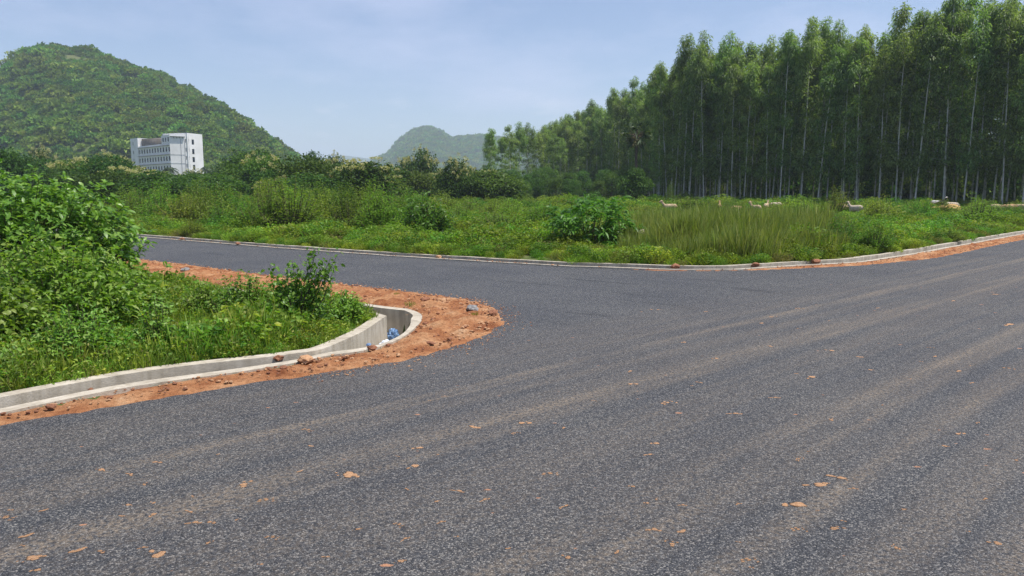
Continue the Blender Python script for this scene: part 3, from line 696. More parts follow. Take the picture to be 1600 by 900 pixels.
# far-off rows behind, one mass
bk = []
for row in range(5, 17):
    for d in np.arange(0, seg[-1], 3.6):
        x = np.interp(d, seg, line[:, 0]); y = np.interp(d, seg, line[:, 1]); bk.append((x + row * 2.6 * .62 + rng.normal() * .5, y + row * 2.6 * .78 + rng.normal() * .5, 0))
bk = np.array(bk)
tag(scatter('eucalyptus_wood', bk, rng.uniform(0, 6.28, len(bk)), rng.uniform(.85, 1.0, len(bk)), [e[1][1] for e in euc[:3]]), kind='stuff')
n = 1500; k = rng.integers(0, len(bk), n); ub = bk[k] + np.column_stack([rng.normal(size=n) * 1.5 + 4, rng.normal(size=n) * 1.5 + 5, rng.random(n) * 1.2])
tag(scatter('plantation_undergrowth', ub, rng.uniform(0, 6.28, n), rng.uniform(1.2, 2.6, n), hill_tpl), kind='stuff')
# small group left of the plantation
for px, pyt, Y in ((768, 208, 138), (783, 222, 140), (797, 197, 132), (811, 196, 134), (823, 192, 136), (838, 208, 139), (851, 206, 142), (866, 209, 137), (876, 216, 146), (889, 200, 150), (905, 187, 150), (790, 212, 150), (858, 214, 152), (918, 186, 146), (770, 226, 148), (848, 198, 150), (858, 204, 146), (872, 202, 150), (884, 194, 148), (762, 214, 142), (805, 212, 146), (830, 214, 150)):
    x, y, z = at(px, pyt, Y)
    thing('eucalyptus_tree', euc[rng.integers(6)], (x, y, 0), 'x', 'tree', 'eucalyptus trees in the loose group beside the plantation', rng.uniform(0, 6.28), (z / 18.0 * 1.35, z / 18.0 * 1.35, z / 18.0))
    REG.append((LAST[0], 'slender eucalyptus', 'in the loose group left of the plantation', px))
# young trees at the plantation's left foot
M['youngeuc'] = leafmat('young_eucalyptus_leaf', [(0.035, 0.080, 0.020), (0.065, 0.130, 0.030), (0.11, 0.19, 0.045)], 0.35, 0.5, 0.2, hue_obj=0.5)
young = [make_broadleaf(3.2, 5.6, M['youngeuc'], .26, .085, 30, 80, trunk_h=.12, hang=.35) for k in range(3)]
for i in range(52):
    px = 762 + 210 * rng.random() ** 1.5; Y = rng.uniform(86, 122); x, y, z = at(px, 300, Y)
    thing('young_eucalyptus_tree', young[i % 3], (x, y, 0), 'bushy young grey-green tree at the left foot of the eucalyptus plantation', 'tree', 'young trees at the plantation foot', rng.uniform(0, 6.28), rng.uniform(.7, 1.0) * (.72 + .45 * (Y - 86) / 36))
    REG.append((bpy.context.scene.collection.objects[-1] if False else LAST[0], ('front' if Y < 98 else 'middle' if Y < 110 else 'rear') + ' bushy young tree', ('at the left of the young stand' if px < 820 else 'in the centre of the young stand' if px < 890 else 'at the right of the young stand'), px))

# ------------------------------------------------------------------ tree belt below the hills
teak = [make_broadleaf(6.5, 6.2, M['teak'], .36, .22, 46, 95, flower=.5, trunk_h=.08) for k in range(3)]
teak_plain = [make_broadleaf(6.0, 6.0, M['teak'], .34, .2, 42, 90, trunk_h=.1) for k in range(2)]
oliv = [make_broadleaf(5.5, 5.5, M['olive' if k < 1 else 'teak' if k < 3 else 'youngeuc'], .34, .18, 54, 90, trunk_h=.06) for k in range(4)]
oliv_f = [make_broadleaf(5.8, 5.8, M['olive'], .34, .16, 44, 80, flower=.35, trunk_h=.1) for k in range(2)]
def belt(name, tpl, px, ptop, Y, w_px, label, group=None, cat='tree', h0=6.0, w0=6.2):
    x, y, z = at(px, ptop, Y); hs = z / h0; ws = (w_px / F * Y) / w0
    z0 = float(terrain(np.array([x]), np.array([y]))[0]); hs = (z - z0) / h0
    e = thing(name, tpl, (x, y, z0 - .05), label, cat, group, rng.uniform(0, 6.28), 1.0); e.scale = (ws, ws, hs); return e
belt('teak_tree', teak[0], 563, 255, 70, 118, 'wide dark tree with cream blossom in the middle of the belt beyond the field')
belt('teak_tree', teak[1], 712, 254, 78, 66, 'dark round tree with cream blossom on its top, right of the middle hill foot')
belt('teak_tree', teak[2], 655, 238, 112, 58, 'cream-topped tree rising directly below the round middle hill')
belt('teak_tree', teak_plain[0], 489, 236, 112, 34, 'narrow brownish tree rising above the belt just right of the big hill foot')
belt('teak_tree', teak[1], 65, 240, 120, 52, 'rounded cream-flecked tree at far left of the belt below the big hill')
belt('teak_tree', teak_plain[1], 598, 268, 92, 60, 'dark green tree filling the gap behind the wide cream-blossomed tree')
belt('teak_tree', teak_plain[1], 742, 268, 84, 42, 'small dark tree standing at the right end of the belt beside young trees')
for px, pt, Y, w, tp, lb in ((30, 246, 118, 44, oliv[1], 'tall rounded tree at the far left of the belt skyline'), (138, 250, 105, 50, oliv_f[0], 'rounded pale-tipped tree standing out left of the building'),
        (180, 256, 100, 38, teak_plain[0], 'dark tree at the left foot of the building'), (352, 254, 110, 40, oliv[2], 'dark tree at the right foot of the building'), (398, 245, 112, 52, oliv_f[1], 'large pale-tipped tree under the right slope of the big hill'),
        (446, 250, 100, 44, oliv[3], 'grey-green rounded tree where the big hill meets the belt'), (524, 246, 108, 40, teak[2], 'upright blossoming tree left of the wide cream-blossomed tree'), (620, 258, 98, 42, oliv[0], 'green rounded tree between the two blossoming trees'),
        (690, 262, 100, 36, oliv[2], 'small dark tree behind the right-hand blossoming tree'), (758, 258, 104, 34, oliv[3], 'grey-green tree at the right end of the belt')):
    belt('belt_tree', tp, px, pt, Y, w, lb)
BT = ((60, 'at the left frame edge'), (200, 'left of the white building'), (325, 'under the white building'), (445, 'under the right slope of the big hill'), (540, 'below the gap between the hills'), (640, 'around the wide cream-blossomed tree'), (900, 'below the round middle hill'))
GB = {'pale-tipped olive-green tree': 'flowering olive-green trees of the belt', 'plain olive-green tree': 'plain olive-green trees of the belt', 'dark cream-blossomed tree': 'dark blossoming trees of the belt', 'plain dark tree': 'plain dark trees of the belt'}
for i in range(185):
    px = rng.uniform(-30, 780); t = rng.random()
    Y = 64 + 130 * t; top = 300 - (rng.uniform(3.2, 6.6) + 2.6 * t * (px < 430) - 1.65) / Y * F
    if 560 < px < 780: top = max(top, rng.uniform(256, 272))
    if 500 < px < 560: top = max(top, 254)
    if 190 < px < 350: top = max(top, rng.uniform(257, 272) + (px > 300) * 4)
    if 262 < px < 340: top = max(top, rng.uniform(268, 278))
    if (500 < px < 630 or 675 < px < 750) and Y < 84: Y += 26
    k = rng.random()
    if k < .22: tp = oliv_f[i % 2]; lb = 'pale-tipped olive-green tree'
    elif k < .75: tp = oliv[i % 4]; lb = 'plain olive-green tree'
    elif k < .88: tp = teak[i % 3]; lb = 'dark cream-blossomed tree'
    else: tp = teak_plain[i % 2]; lb = 'plain dark tree'
    e = belt('belt_tree', tp, px, top, Y, rng.uniform(5.0, 8.5) / Y * F, lb, GB[lb], h0=6.0)
    REG.append((e, ('front ' if Y < 95 else 'middle ' if Y < 140 else 'rear ') + lb, place_of(px, BT), px))
# rising ground under the hill: one wooded mass
n = 2600; X = rng.uniform(-260, 40, n); Y = rng.uniform(175, 420, n); k = X / Y < -.10; X, Y = X[k], Y[k]
zz = terrain(X, Y); s = rng.uniform(1.8, 3.8, len(X))
bx = np.abs(X - (-142)) < 26; by = (Y > 200) & (Y < 320); bad = bx & by & (Y > 235)
X, Y, zz, s = X[~bad], Y[~bad], zz[~bad], s[~bad]
tag(scatter('foothill_woods', np.column_stack([X, Y, zz]), rng.uniform(0, 6.28, len(X)), s, hill_tpl), kind='stuff')

# ------------------------------------------------------------------ palms
def make_palmyra():
    tr = MB(); pts = [(0, 0, -.2), (.05, 0, 2.5), (.02, .03, 5), (0, 0, 7.4)]; tr.tube(pts, [.24, .17, .15, .16], 8)
    cr = MB(); dead = MB()
    for k in range(44):
        d = rnd_dir(1, .25 if k < 34 else -.9)[0]; rr = 1.05 if k < 34 else .8
        c = np.array([0, 0, 7.5]) + d * rr; mb = cr if k < 36 else dead
        (tr if k < 36 else tr).tube([(0, 0, 7.4), c], [.03, .02], 3)
        s = unit(np.cross(d, rng.normal(size=3))); n_ = 15; th = np.linspace(-1.9, 1.9, n_)
        D = unit(d * np.cos(th)[:, None] + s * np.sin(th)[:, None] + rng.normal(size=(n_, 3)) * .06)
        leaves(mb, np.repeat(c[None], n_, 0), D, .85 * (.75 + .25 * np.cos(th)), .11, .15, .12)
    return [('trunk', tr.mesh('trunk', M['bark'], True)), ('crown', cr.mesh('crown', M['palm'])), ('dry_fronds', dead.mesh('dry_fronds', M['dry']))]
M['dry'] = leafmat('dry_frond', [(0.10, 0.10, 0.05), (0.22, 0.19, 0.10)], 0.15, 0.8, 0.1)
def make_coconut(h=8.0):
    tr = MB(); tr.tube([(0, 0, -.3), (.2, 0, h * .35), (.25, .05, h * .7), (.1, .05, h)], [.2, .14, .12, .12], 7)
    cr = MB(); top = np.array([.1, .05, h])
    for k in range(20):
        a = rng.uniform(0, 6.28); e = rng.uniform(-.2, 1.1); n_ = 22
        t = np.linspace(0, 1, n_); R = 2.9
        ax = np.column_stack([math.cos(a) * t * R * math.cos(e), math.sin(a) * t * R * math.cos(e), t * R * math.sin(e) - 1.7 * t * t * R * .5]) + top
        cr.tube(ax[::3], .025, 3); s = np.array([-math.sin(a), math.cos(a), 0])
        for sg in (-1, 1):
            D = unit(s * sg + np.array([math.cos(a), math.sin(a), -.9]) * .6 + rng.normal(size=(n_, 3)) * .1)
            leaves(cr, ax, D, .75 * np.sin(np.pi * (t * .85 + .1)), .09, .1, .25)
    return [('trunk', tr.mesh('trunk', M['bark_pale'], True)), ('crown', cr.mesh('crown', M['palm']))]
x, y, z = at(995, 190, 78); pal = make_palmyra()
e = thing('palmyra_palm', pal, (x, y, 0), 'dark-trunked fan palm with round crown standing in front of the plantation', 'palm', sc=z / 8.9)
ficus = make_broadleaf(3.6, 4.6, M['teak'], .2, .12, 50, 130, trunk_h=.1)
x, y, z = at(991, 262, 77); thing('dark_tree', ficus, (x, y, 0), 'dark egg-shaped bushy tree wrapped around the foot of the fan palm', 'tree', sc=z / 4.6)
coco = [make_coconut(8.0), make_coconut(7.2)]
for i, (px, pt, Y) in enumerate(((345, 256, 150), (322, 254, 230), (12, 250, 180), (96, 258, 160), (148, 262, 150), (265, 254, 195), (424, 262, 130), (468, 268, 120), (385, 270, 150), (245, 268, 150), (300, 268, 130), (372, 262, 180))):
    x, y, z = at(px, pt, Y); z0 = float(terrain(np.array([x]), np.array([y]))[0])
    thing('coconut_palm', coco[i % 2], (x, y, z0), 'feathery coconut palm showing among the trees below the big hill', 'palm', 'coconut palms among the belt trees', rng.uniform(0, 6.28), (z - z0) / 9.0)
    REG.append((LAST[0], 'feathery coconut palm', place_of(px, BT), px))

# ------------------------------------------------------------------ field shrubs
M['ylw'] = leafmat('yellow_green_leaf', [(0.085, 0.15, 0.02), (0.16, 0.24, 0.035), (0.25, 0.31, 0.06)], 0.35, 0.5, 0.2, hue_obj=0.5)
SH = {'bright': [make_shrub(2.0, 1.3, M['shrub'], .11, .045, 90, 34, .35) for k in range(4)],
      'airy': [make_shrub(1.6, 1.8, M['shrub'], .10, .035, 60, 42, .55) for k in range(3)],
      'broad': [make_shrub(2.2, 1.5, M['bush'], .17, .055, 110, 30, .25, droop=.45, fine=True, stems=M['bark']) for k in range(2)],
      'yellow': [make_shrub(1.8, 1.0, M['ylw'], .085, .045, 90, 34, .3) for k in range(3)]}
W0 = {'bright': (2.0, 1.45), 'airy': (1.6, 2.3), 'broad': (2.2, 1.6), 'yellow': (1.8, 1.1)}
def shrub(kind, px, pt, pb, wpx, label, group=None, name='shrub', i=0):
    x, y = G(px, pb); _, _, z = at(px, pt, y); w, h = W0[kind]; tp = SH[kind][i % len(SH[kind])]
    e = thing(name, tp, (x, y, 0.02), label, 'shrub', group, rng.uniform(0, 6.28), 1.0)
    s = wpx / F * y / w; e.scale = (s, s, z / h); return e
shrub('broad', 665, 306, 376, 100, 'broad dark leafy bush left of the field centre, under the blossoming trees', i=1)
shrub('bright', 1082, 306, 337, 92, 'low rounded bright green bush right behind the tall grass, left of the grazing sheep')
shrub('bright', 1245, 314, 345, 100, 'wide light green bush between the sheep at the foot of the plantation', i=1)
shrub('airy', 1308, 292, 340, 46, 'pale upright shrub against the dark trunks beside the wide light green bush')
shrub('yellow', 1374, 308, 352, 66, 'yellowish bush with pointed top left of the ochre soil heaps', i=1)
shrub('bright', 1438, 314, 352, 60, 'green bush standing between the two ochre soil heaps', i=2)
shrub('airy', 1525, 306, 358, 72, 'spiky green shrub between the ochre soil heap and the sheep at far right', i=1)
shrub('bright', 1312, 340, 397, 62, 'dense green shrub at the right end of the tall olive grass', i=3)
shrub('bright', 1366, 345, 397, 58, 'green shrub just above the drain wall where the red soil verge widens', i=2)
shrub('yellow', 1478, 358, 380, 60, 'low yellow-green bush close above the drain at right')
shrub('airy', 1048, 286, 325, 20, 'small pale sapling standing between the fan palm and the low rounded bush', i=2)
shrub('bright', 1580, 318, 345, 60, 'leafy bush at the right frame edge behind the sheep')
shrub('broad', 925, 300, 332, 46, 'leafy bush showing just above the large dark bush of the field centre')
shrub('yellow', 1250, 386, 410, 70, 'low lime-green growth at the foot of the tall olive grass')
shrub('airy', 345, 316, 364, 40, 'slim dark upright shrub beyond the road at left')
shrub('bright', 500, 345, 374, 52, 'small rounded bush near the road in the left half of the field', i=1)
shrub('bright', 300, 345, 372, 40, 'small dark bush beside the far drain near the large left-hand bush', i=2)
SG = ('low bright green shrub', 'airy upright shrub', 'low yellow-green bush')
FT = ((330, 'above the road end at left'), (450, 'above the red back verge'), (560, 'above the two-pronged shrub'), (630, 'below the wide cream-blossomed tree'), (730, 'beside the broad dark bush'), (860, 'left of the large drooping-leaved bush'), (1040, 'behind the large drooping-leaved bush'), (1190, 'behind the tall grass'), (1350, 'around the wide light green bush'), (1500, 'around the ochre heaps'), (1700, 'near the sheep at far right'))
for i in range(235):
    left = rng.random() < .74
    px = rng.uniform(190, 860) if left else rng.uniform(960, 1600); 
    if left: pb = 318 + 55 * rng.random() ** 1.2
    else: pb = 322 + 20 * rng.random()
    lim = (362 + (px - 200) * .055) if left else 346
    if pb > lim - 4: continue
    k = int(rng.integers(3)); kind = ('bright', 'airy', 'yellow')[k]; x, y = G(px, pb)
    hh = (rng.uniform(.8, 1.7) + (.45 if px < 600 else 0)) * (.65 if not left else 1) * (.7 if 700 < px < 860 else 1); pt = 300 + (1.65 - hh) / y * F
    e = shrub(kind, px, pt, pb, rng.uniform(1.3, 2.8) / y * F, SG[k], SG[k].replace('shrub', 'shrubs').replace('bush', 'bushes') + ' in the field', i=i)
    REG.append((e, ('roadside ' if y < 26 else 'mid-field ' if y < 42 else 'far-field ') + SG[k], place_of(px, FT), px))

# ------------------------------------------------------------------ ground cover
field_grass = [grass_tuft(.5, .8, M['herb'], 60, .018) for k in range(2)]
herb_t = [herb_tuft(.42, .26, M['herb'], 120, .07, .030, .5 if k < 3 else .75) for k in range(5)] + [herb_tuft(.4, .30, M['shrub'], 90, .06, .035, .1), herb_tuft(.4, .26, M['dryweed'], 70, .06, .02, .6)]
herb_far = [herb_tuft(.8, .48, M['herb'], 330, .095, .036, .5 if k < 3 else .8) for k in range(5)] + [herb_tuft(.8, .66, M['shrub'], 300, .10, .05, .1) for k in range(2)] + [herb_tuft(.7, .5, M['dryweed'], 200, .08, .03, .6)]
def clear_of_roads(Pn, margin=.08):
    k = (sdf(Pn, ROAD) > margin)
    k &= sdf(Pn, FOOT_A) > margin; k &= sdf(Pn, FOOT_B) > margin
    k &= ~inside(Pn, polyA) & ~inside(Pn, polyB)
    return k
# near corner
gr_t = [grass_tuft(.3, .34, M['herb'], 46, .010) for k in range(3)]
Pn = np.column_stack([rng.uniform(-11, -1.2, 13000), rng.uniform(5, 14.5, 13000)]); Pn = Pn[clear_of_roads(Pn, .05)]
Pn = Pn[inside(Pn, Wp)]
dns = fbm(Pn, .9, 5.0, 3); s = rng.uniform(.55, 1.15, len(Pn)) * (1 + .8 * dns)
edge = seg_dist(Pn, Wp); s *= np.clip(.6 + edge * .9, .6, 1)
tag(scatter('low_weeds', np.column_stack([Pn, np.full(len(Pn), .03)]), rng.uniform(0, 6.28, len(Pn)), s, herb_t + gr_t), kind='stuff')
# field beyond the road, strips of falling density
pts = []; ss = []
for (ya, yb, dens, sc) in ((13, 24, 15, .85), (24, 36, 8, 1.0), (36, 60, 5.5, .85), (60, 120, 1.2, 1.7)):
    n = int((yb - ya) * (ya + yb) * .76 * dens * .97); Yq = np.sqrt(rng.uniform(ya * ya, yb * yb, n)); Xq = Yq * rng.uniform(-.78, .78, n)
    Pq = np.column_stack([Xq, Yq]); Pq = Pq[clear_of_roads(Pq, .04)]; Pq = Pq[~inside(Pq, Wp)]
    fa = np.array(far_a + far_b); Pq = Pq[sdf(Pq, fa) > .2]
    dn = fbm(Pq, .35, 2.0, 3); e = seg_dist(Pq, WB); s = sc * rng.uniform(.6, 1.15, len(Pq)) * (1 + .6 * dn) * np.clip(.55 + e * .35, .5, 1)
    pts.append(Pq); ss.append(s)
pts = np.vstack(pts); ss = np.concatenate(ss)
tag(scatter('field_herbs', np.column_stack([pts, np.full(len(pts), .02)]), rng.uniform(0, 6.28, len(pts)), ss, herb_far), kind='stuff')
# tall olive grass
reed = [grass_tuft(.5, 1.15, M['reed'], 48, .024) for k in range(4)]
n = 2900; q = []; hs = []
while len(q) < n:
    px = rng.uniform(945, 1330); pb = 350 + 62 * rng.random() ** .8
    v = ((px - 1145) / 180) ** 2 + ((pb - 380) / 30) ** 2 + rng.normal() * .22
    if v < 1: q.append(G(px, pb)); hs.append(1.08 - .45 * max(0, v) ** 1.5)
q = np.array(q); dn = fbm(q, .8, 1.0, 4); s = rng.uniform(.62, 1.05, n) * (1 + .45 * dn) * np.array(hs)
tag(scatter('tall_grass', np.column_stack([q, np.full(n, 0.0)]), rng.uniform(-.8, .8, n), s, reed), kind='stuff')

# ------------------------------------------------------------------ the big leafy bush at left
M['nearbush'] = leafmat('glossy_bush_leaf', [(0.060, 0.150, 0.018), (0.120, 0.245, 0.030), (0.180, 0.330, 0.046), (0.25, 0.39, 0.075)], 0.36, 0.4, 0.4)
def rosette_bush(w, d, h, ntip, per, L, W, mat, name_leaf=0, base_z=.25, seedtop=.0):
    """shoots ending in whorls of long drooping leaves; returns parts and the leaf objects to be parented"""
    st = MB(); cr = MB(); lv = []
    C = []; D = []; Ls = []
    for k in range(ntip):
        e = rnd_dir(1, .15)[0]; q = rng.uniform(.55, 1.0) ** .5
        t = np.array([e[0] * w / 2 * q, e[1] * d / 2 * q, h * .52 + e[2] * h * .48 * q]) + rng.normal(size=3) * .05 * w
        if t[2] < base_z * rng.random(): continue
        b = np.array([t[0] * .15, t[1] * .15, -.03]); m = b * .35 + t * .65 + np.array([0, 0, -.05 * h])
        
        if k % 4 == 0: st.tube([b, m, t], [.014, .008, .004], 4)
        ax = unit(t - m + np.array([0, 0, .35])); ref = unit(np.cross(ax, rng.normal(size=3))); bi = np.cross(ax, ref)
        for j in range(per):
            a = j * 2.4 + rng.normal() * .2; up = rng.uniform(-.1, .95)
            dd = unit((math.cos(a) * ref + math.sin(a) * bi) + ax * up); C.append(t - ax * .012 * j * L * 6); D.append(dd); Ls.append(L * rng.uniform(.65, 1.2))
    C = np.array(C); D = np.array(D); Ls = np.array(Ls)
    return st, C, D, Ls
leaf_me = []
for k in range(6):
    mb = MB(); leaves(mb, np.zeros((1, 3)), np.array([[1.0, 0, 0]]), 1.0, .38, .06, rng.uniform(.1, .35), True, nrm=np.array([[0, 0, 1.0]])); leaf_me.append(mb.mesh('leaf', M['nearbush']))
def leafy_thing(name, loc, label, cat, st, C, D, Ls, wr, mat, own=0, stems=M['bark'], droop=.4):
    e = thing(name, [('stems', st.mesh('stems', stems))], loc, label, cat)
    W = C + D * Ls[:, None] * .5 + np.array(loc)
    vis = np.argsort(np.linalg.norm(W - np.array([0, 0, H]), axis=1) - .9 * W[:, 2] - .0 * Ls)
    # only leaves that fall into the frame become single parts
    inf = [i for i in vis if W[i, 0] / W[i, 1] > -.70][:own]
    for i in inf:
        o = link('leaf', leaf_me[i % 6], e)
        x = Vector(D[i]); yv = Vector((0, 0, 1)).cross(x)
        if yv.length < .05: yv = Vector((0, 1, 0))
        yv.normalize(); z = x.cross(yv)
        mt = Matrix((x, yv, z)).transposed().to_4x4(); mt.translation = Vector(C[i])
        o.matrix_local = mt @ Matrix.Diagonal((Ls[i], Ls[i], Ls[i], 1))
    rest = np.ones(len(C), bool); rest[inf] = False
    mb = MB(); leaves(mb, C[rest], D[rest], Ls[rest], Ls[rest] * wr * rng.uniform(.85, 1.15, rest.sum()), .06, droop, True)
    o = link('foliage', mb.mesh('foliage', mat), e)
    if own: tag(o, kind='stuff')
    return e
st, C, D, Ls = rosette_bush(3.6, 2.4, 1.66, 2300, 8, .125, .05, M['nearbush'])
x, y = G(-14, 478)
leafy_thing('leafy_bush', (x, y + .55, 0.03), 'large glossy broad-leaved bush at the left frame edge, hiding the end of the road', 'bush', st, C, D, Ls, .38, M['nearbush'], own=290, droop=.25)
# central dark bush of the field
for px, pt, pb, w, lab in ((922, 309, 393, 128, 'large dark drooping-leaved bush alone in the field, left of the tall olive grass'),):
    x, y = G(px, pb); _, _, z = at(px, pt, y); wm = w / F * y
    st, C, D, Ls = rosette_bush(wm, wm * .9, z, 210, 10, .22, .06, M['bush'], base_z=.5)
    leafy_thing('leafy_bush', (x, y, .02), lab, 'bush', st, C, D, Ls, .27, M['bush'])
# weeds below the big bush
M['weedmix'] = leafmat('weed_leaf', [(0.075, 0.165, 0.018), (0.135, 0.260, 0.030), (0.205, 0.350, 0.050), (0.29, 0.37, 0.09)], 0.4, 0.45, 0.35, hue_obj=.4)
def weed(name, px, pt, pb, wpx, label, n=120, per=34, L=.085, W=.045, mat='weedmix', dpt=1.0, spiky=.3, back=0):
    x, y = G(px, pb); y += back; x *= (y / (y - back)); _, _, z = at(px, pt, y); w = wpx / F * y
    e = thing(name, make_shrub(w, z, M[mat], L, W, n, per, spiky, .05, True, .35), (x, y, .03), label, 'weed' if z < .7 else 'shrub'); e.scale = (1, dpt, 1); return e
weed('leafy_weed', 95, 398, 535, 300, 'tangled medium green weeds right in front of the large glossy bush', 330, 48, .088, .042, dpt=.55)
weed('leafy_weed', 10, 470, 560, 190, 'dark leafy weed clump in the lower left, over the grass by the drain', 170, 46, .085, .045, dpt=.6)
weed('leafy_weed', 205, 432, 520, 130, 'light green weed clump at the right foot of the large glossy bush', 150, 40, .07, .035, dpt=.7)
weed('leafy_weed', 255, 492, 562, 90, 'thin twiggy weed with brown stems in the near corner grass', 40, 26, .055, .03, spiky=.6)
weed('leafy_weed', 135, 500, 575, 150, 'feathery low weed clump between the dark weeds and the drain', 90, 34, .06, .02, spiky=.5)
weed('leafy_weed', 385, 442, 505, 110, 'small leafy weed clump left of the two-pronged shrub', 90, 30, .06, .03)
weed('leafy_weed', 320, 452, 500, 90, 'yellow-green weed clump before the back drain, right of the large weeds', 70, 30, .055, .026)
weed('leafy_weed', 330, 512, 556, 80, 'pale low weed clump in the middle of the near corner grass', 26, 26, .05, .022, spiky=.5)
weed('leafy_weed', 430, 498, 534, 80, 'low bright weed clump close to the drain, below the two-pronged shrub', 24, 26, .05, .022)
weed('leafy_weed', 60, 535, 588, 150, 'low bright weed clump at the drain edge in the lower left', 50, 28, .055, .026)
weed('leafy_weed', 540, 466, 512, 70, 'low weed clump near the tip of the near corner, right of the two-pronged shrub', 70, 30, .05, .025)
# two-pronged young shrub
def pronged():
    st = MB(); cr = MB()
    def shoot(a, b, n, L, spread):
        a = np.array(a); b = np.array(b); m = (a + b) / 2 + rng.normal(size=3) * .03
        st.tube([a, m, b], [.008, .006, .002], 4); t = rng.uniform(.15, 1, n)
        C = a * ((1 - t) ** 2)[:, None] + 2 * m * (t * (1 - t))[:, None] + b * (t * t)[:, None]
        d = unit(rng.normal(size=(n, 3)) + unit(b - a) * .7); leaves(cr, C + rng.normal(size=(n, 3)) * spread, d, L * rng.uniform(.6, 1.2, n), L * .62, .15, .2, True)
    for tip in ((-.20, 0, .80), (-.10, .05, .80), (.30, 0, .86), (.42, -.03, .84), (.24, .05, .72), (-.30, .03, .64), (-.02, 0, .62), (.36, .04, .74), (-.15, -.05, .7)):
        for k in range(2): shoot((rng.normal() * .03, rng.normal() * .03, 0), np.array(tip) + rng.normal(size=3) * .085, 70, .062, .042)
    for k in range(34):
        a = rng.uniform(0, 6.28); r = rng.uniform(.12, .46); shoot((0, 0, .02), (math.cos(a) * r, math.sin(a) * r, rng.uniform(.15, .52)), 40, .055, .025)
    return [('stems', st.mesh('stems', M['bark'])), ('foliage', cr.mesh('foliage', M['pron']))]
M['pron'] = leafmat('young_shrub_leaf', [(0.07, 0.16, 0.02), (0.125, 0.245, 0.035), (0.20, 0.33, 0.055)], 0.4, 0.42, 0.4)
x, y = G(467, 522); thing('young_shrub', pronged(), (x, y, .03), 'young two-pronged shrub rising above the near corner grass against the road', 'shrub')

# ------------------------------------------------------------------ building at the foot of the big hill
M['wall'] = plain('whitewashed_wall', (0.68, 0.67, 0.65), (0.78, 0.77, 0.75), 0.35, 0.8)
M['winframe'] = plain('window_frame_paint', (0.10, 0.12, 0.15), None, 3, 0.6)
M['glass'] = plain('dark_glass', (0.006, 0.010, 0.018), None, 3, 0.15, spec=0.6)
M['ledge'] = plain('grey_ledge', (0.26, 0.27, 0.29), (0.34, 0.35, 0.37), 1.0, 0.85)
M['brownroof'] = plain('brown_sheet_roof', (0.12, 0.10, 0.085), (0.19, 0.16, 0.13), 0.6, 0.9)
bld = empty('building', (0, 0, 0)); tag(bld, 'white multi-storey building with dark windows below the big wooded hill', 'building')
def facade(p0, p1, z0, z1, wins, mat='wall', thick=.35, back=6.0):
    """wall from p0 to p1 (seen with p0 at left) with real openings; solid body behind; wins = (u, z, w, h)"""
    p0 = np.array(p0); p1 = np.array(p1); Lg = np.linalg.norm(p1 - p0); u = (p1 - p0) / Lg; n = np.array((u[1], -u[0]))
    us = sorted({0.0, Lg, *[w[0] - w[2] / 2 for w in wins], *[w[0] + w[2] / 2 for w in wins]}); zs = sorted({z0, z1, *[w[1] - w[3] / 2 for w in wins], *[w[1] + w[3] / 2 for w in wins]})
    mb = MB()
    def V(a, b, z): q = p0 + u * a - n * b; return (q[0], q[1], z)
    def inw(a, z): return any(abs(a - w[0]) < w[2] / 2 and abs(z - w[1]) < w[3] / 2 for w in wins)
    for a, b in zip(us[:-1], us[1:]):
        for c, d in zip(zs[:-1], zs[1:]):
            if not inw((a + b) / 2, (c + d) / 2): mb.add([V(a, 0, c), V(b, 0, c), V(b, 0, d), V(a, 0, d)], q=[[0, 1, 2, 3]])
    for (a, z, w, h) in wins:
        c = [(a - w / 2, z - h / 2), (a + w / 2, z - h / 2), (a + w / 2, z + h / 2), (a - w / 2, z + h / 2)]
        for k in range(4):
            m_ = (k + 1) % 4; mb.add([V(c[k][0], 0, c[k][1]), V(c[m_][0], 0, c[m_][1]), V(c[m_][0], thick, c[m_][1]), V(c[k][0], thick, c[k][1])], q=[[0, 3, 2, 1]])
    B = back
    mb.add([V(0, 0, z0), V(0, B, z0), V(0, B, z1), V(0, 0, z1)], q=[[0, 3, 2, 1]]); mb.add([V(Lg, 0, z0), V(Lg, B, z0), V(Lg, B, z1), V(Lg, 0, z1)], q=[[0, 1, 2, 3]])
    mb.add([V(0, 0, z1), V(Lg, 0, z1), V(Lg, B, z1), V(0, B, z1)], q=[[0, 1, 2, 3]]); mb.add([V(0, B, z0), V(Lg, B, z0), V(Lg, B, z1), V(0, B, z1)], q=[[0, 3, 2, 1]])
    link('wall', mb.mesh('wall', M[mat]), bld)
    rz = math.atan2(u[1], u[0])
    for (a, z, w, h) in wins:
        c = V(a, thick * .55, z); fb = MB(); f = .07
        for (cx, cz, ww, hh) in ((-w / 2 + f / 2, 0, f, h), (w / 2 - f / 2, 0, f, h), (0, h / 2 - f / 2, w - 2 * f, f), (0, -h / 2 + f / 2, w - 2 * f, f), (0, 0, f, h - 2 * f)):
            fb.box((cx, 0, cz), (ww, .08, hh))
        fo = link('window', fb.mesh('window', M['winframe']), bld, c, rz)
        link('pane', MB().box((0, .06, 0), (w - .02, .03, h - .02)).mesh('pane', M['glass']), fo)
    def ledge(a0, a1, z, out=.6, th=.16, name='ledge'):
        mid = p0 + u * (a0 + a1) / 2 + n * out / 2
        link(name, MB().box((0, 0, 0), (a1 - a0, out, th)).mesh(name, M['ledge']), bld, (mid[0], mid[1], z), rz)
    return ledge, V, rz, Lg
BA = at(268, 270, 268)[:2]; BB = at(296, 270, 271)[:2]; BC = at(319, 270, 278)[:2]; BD = at(205.5, 250, 292)[:2]; BE = at(217.5, 250, 288)[:2]; BW = at(253, 250, 273)[:2]
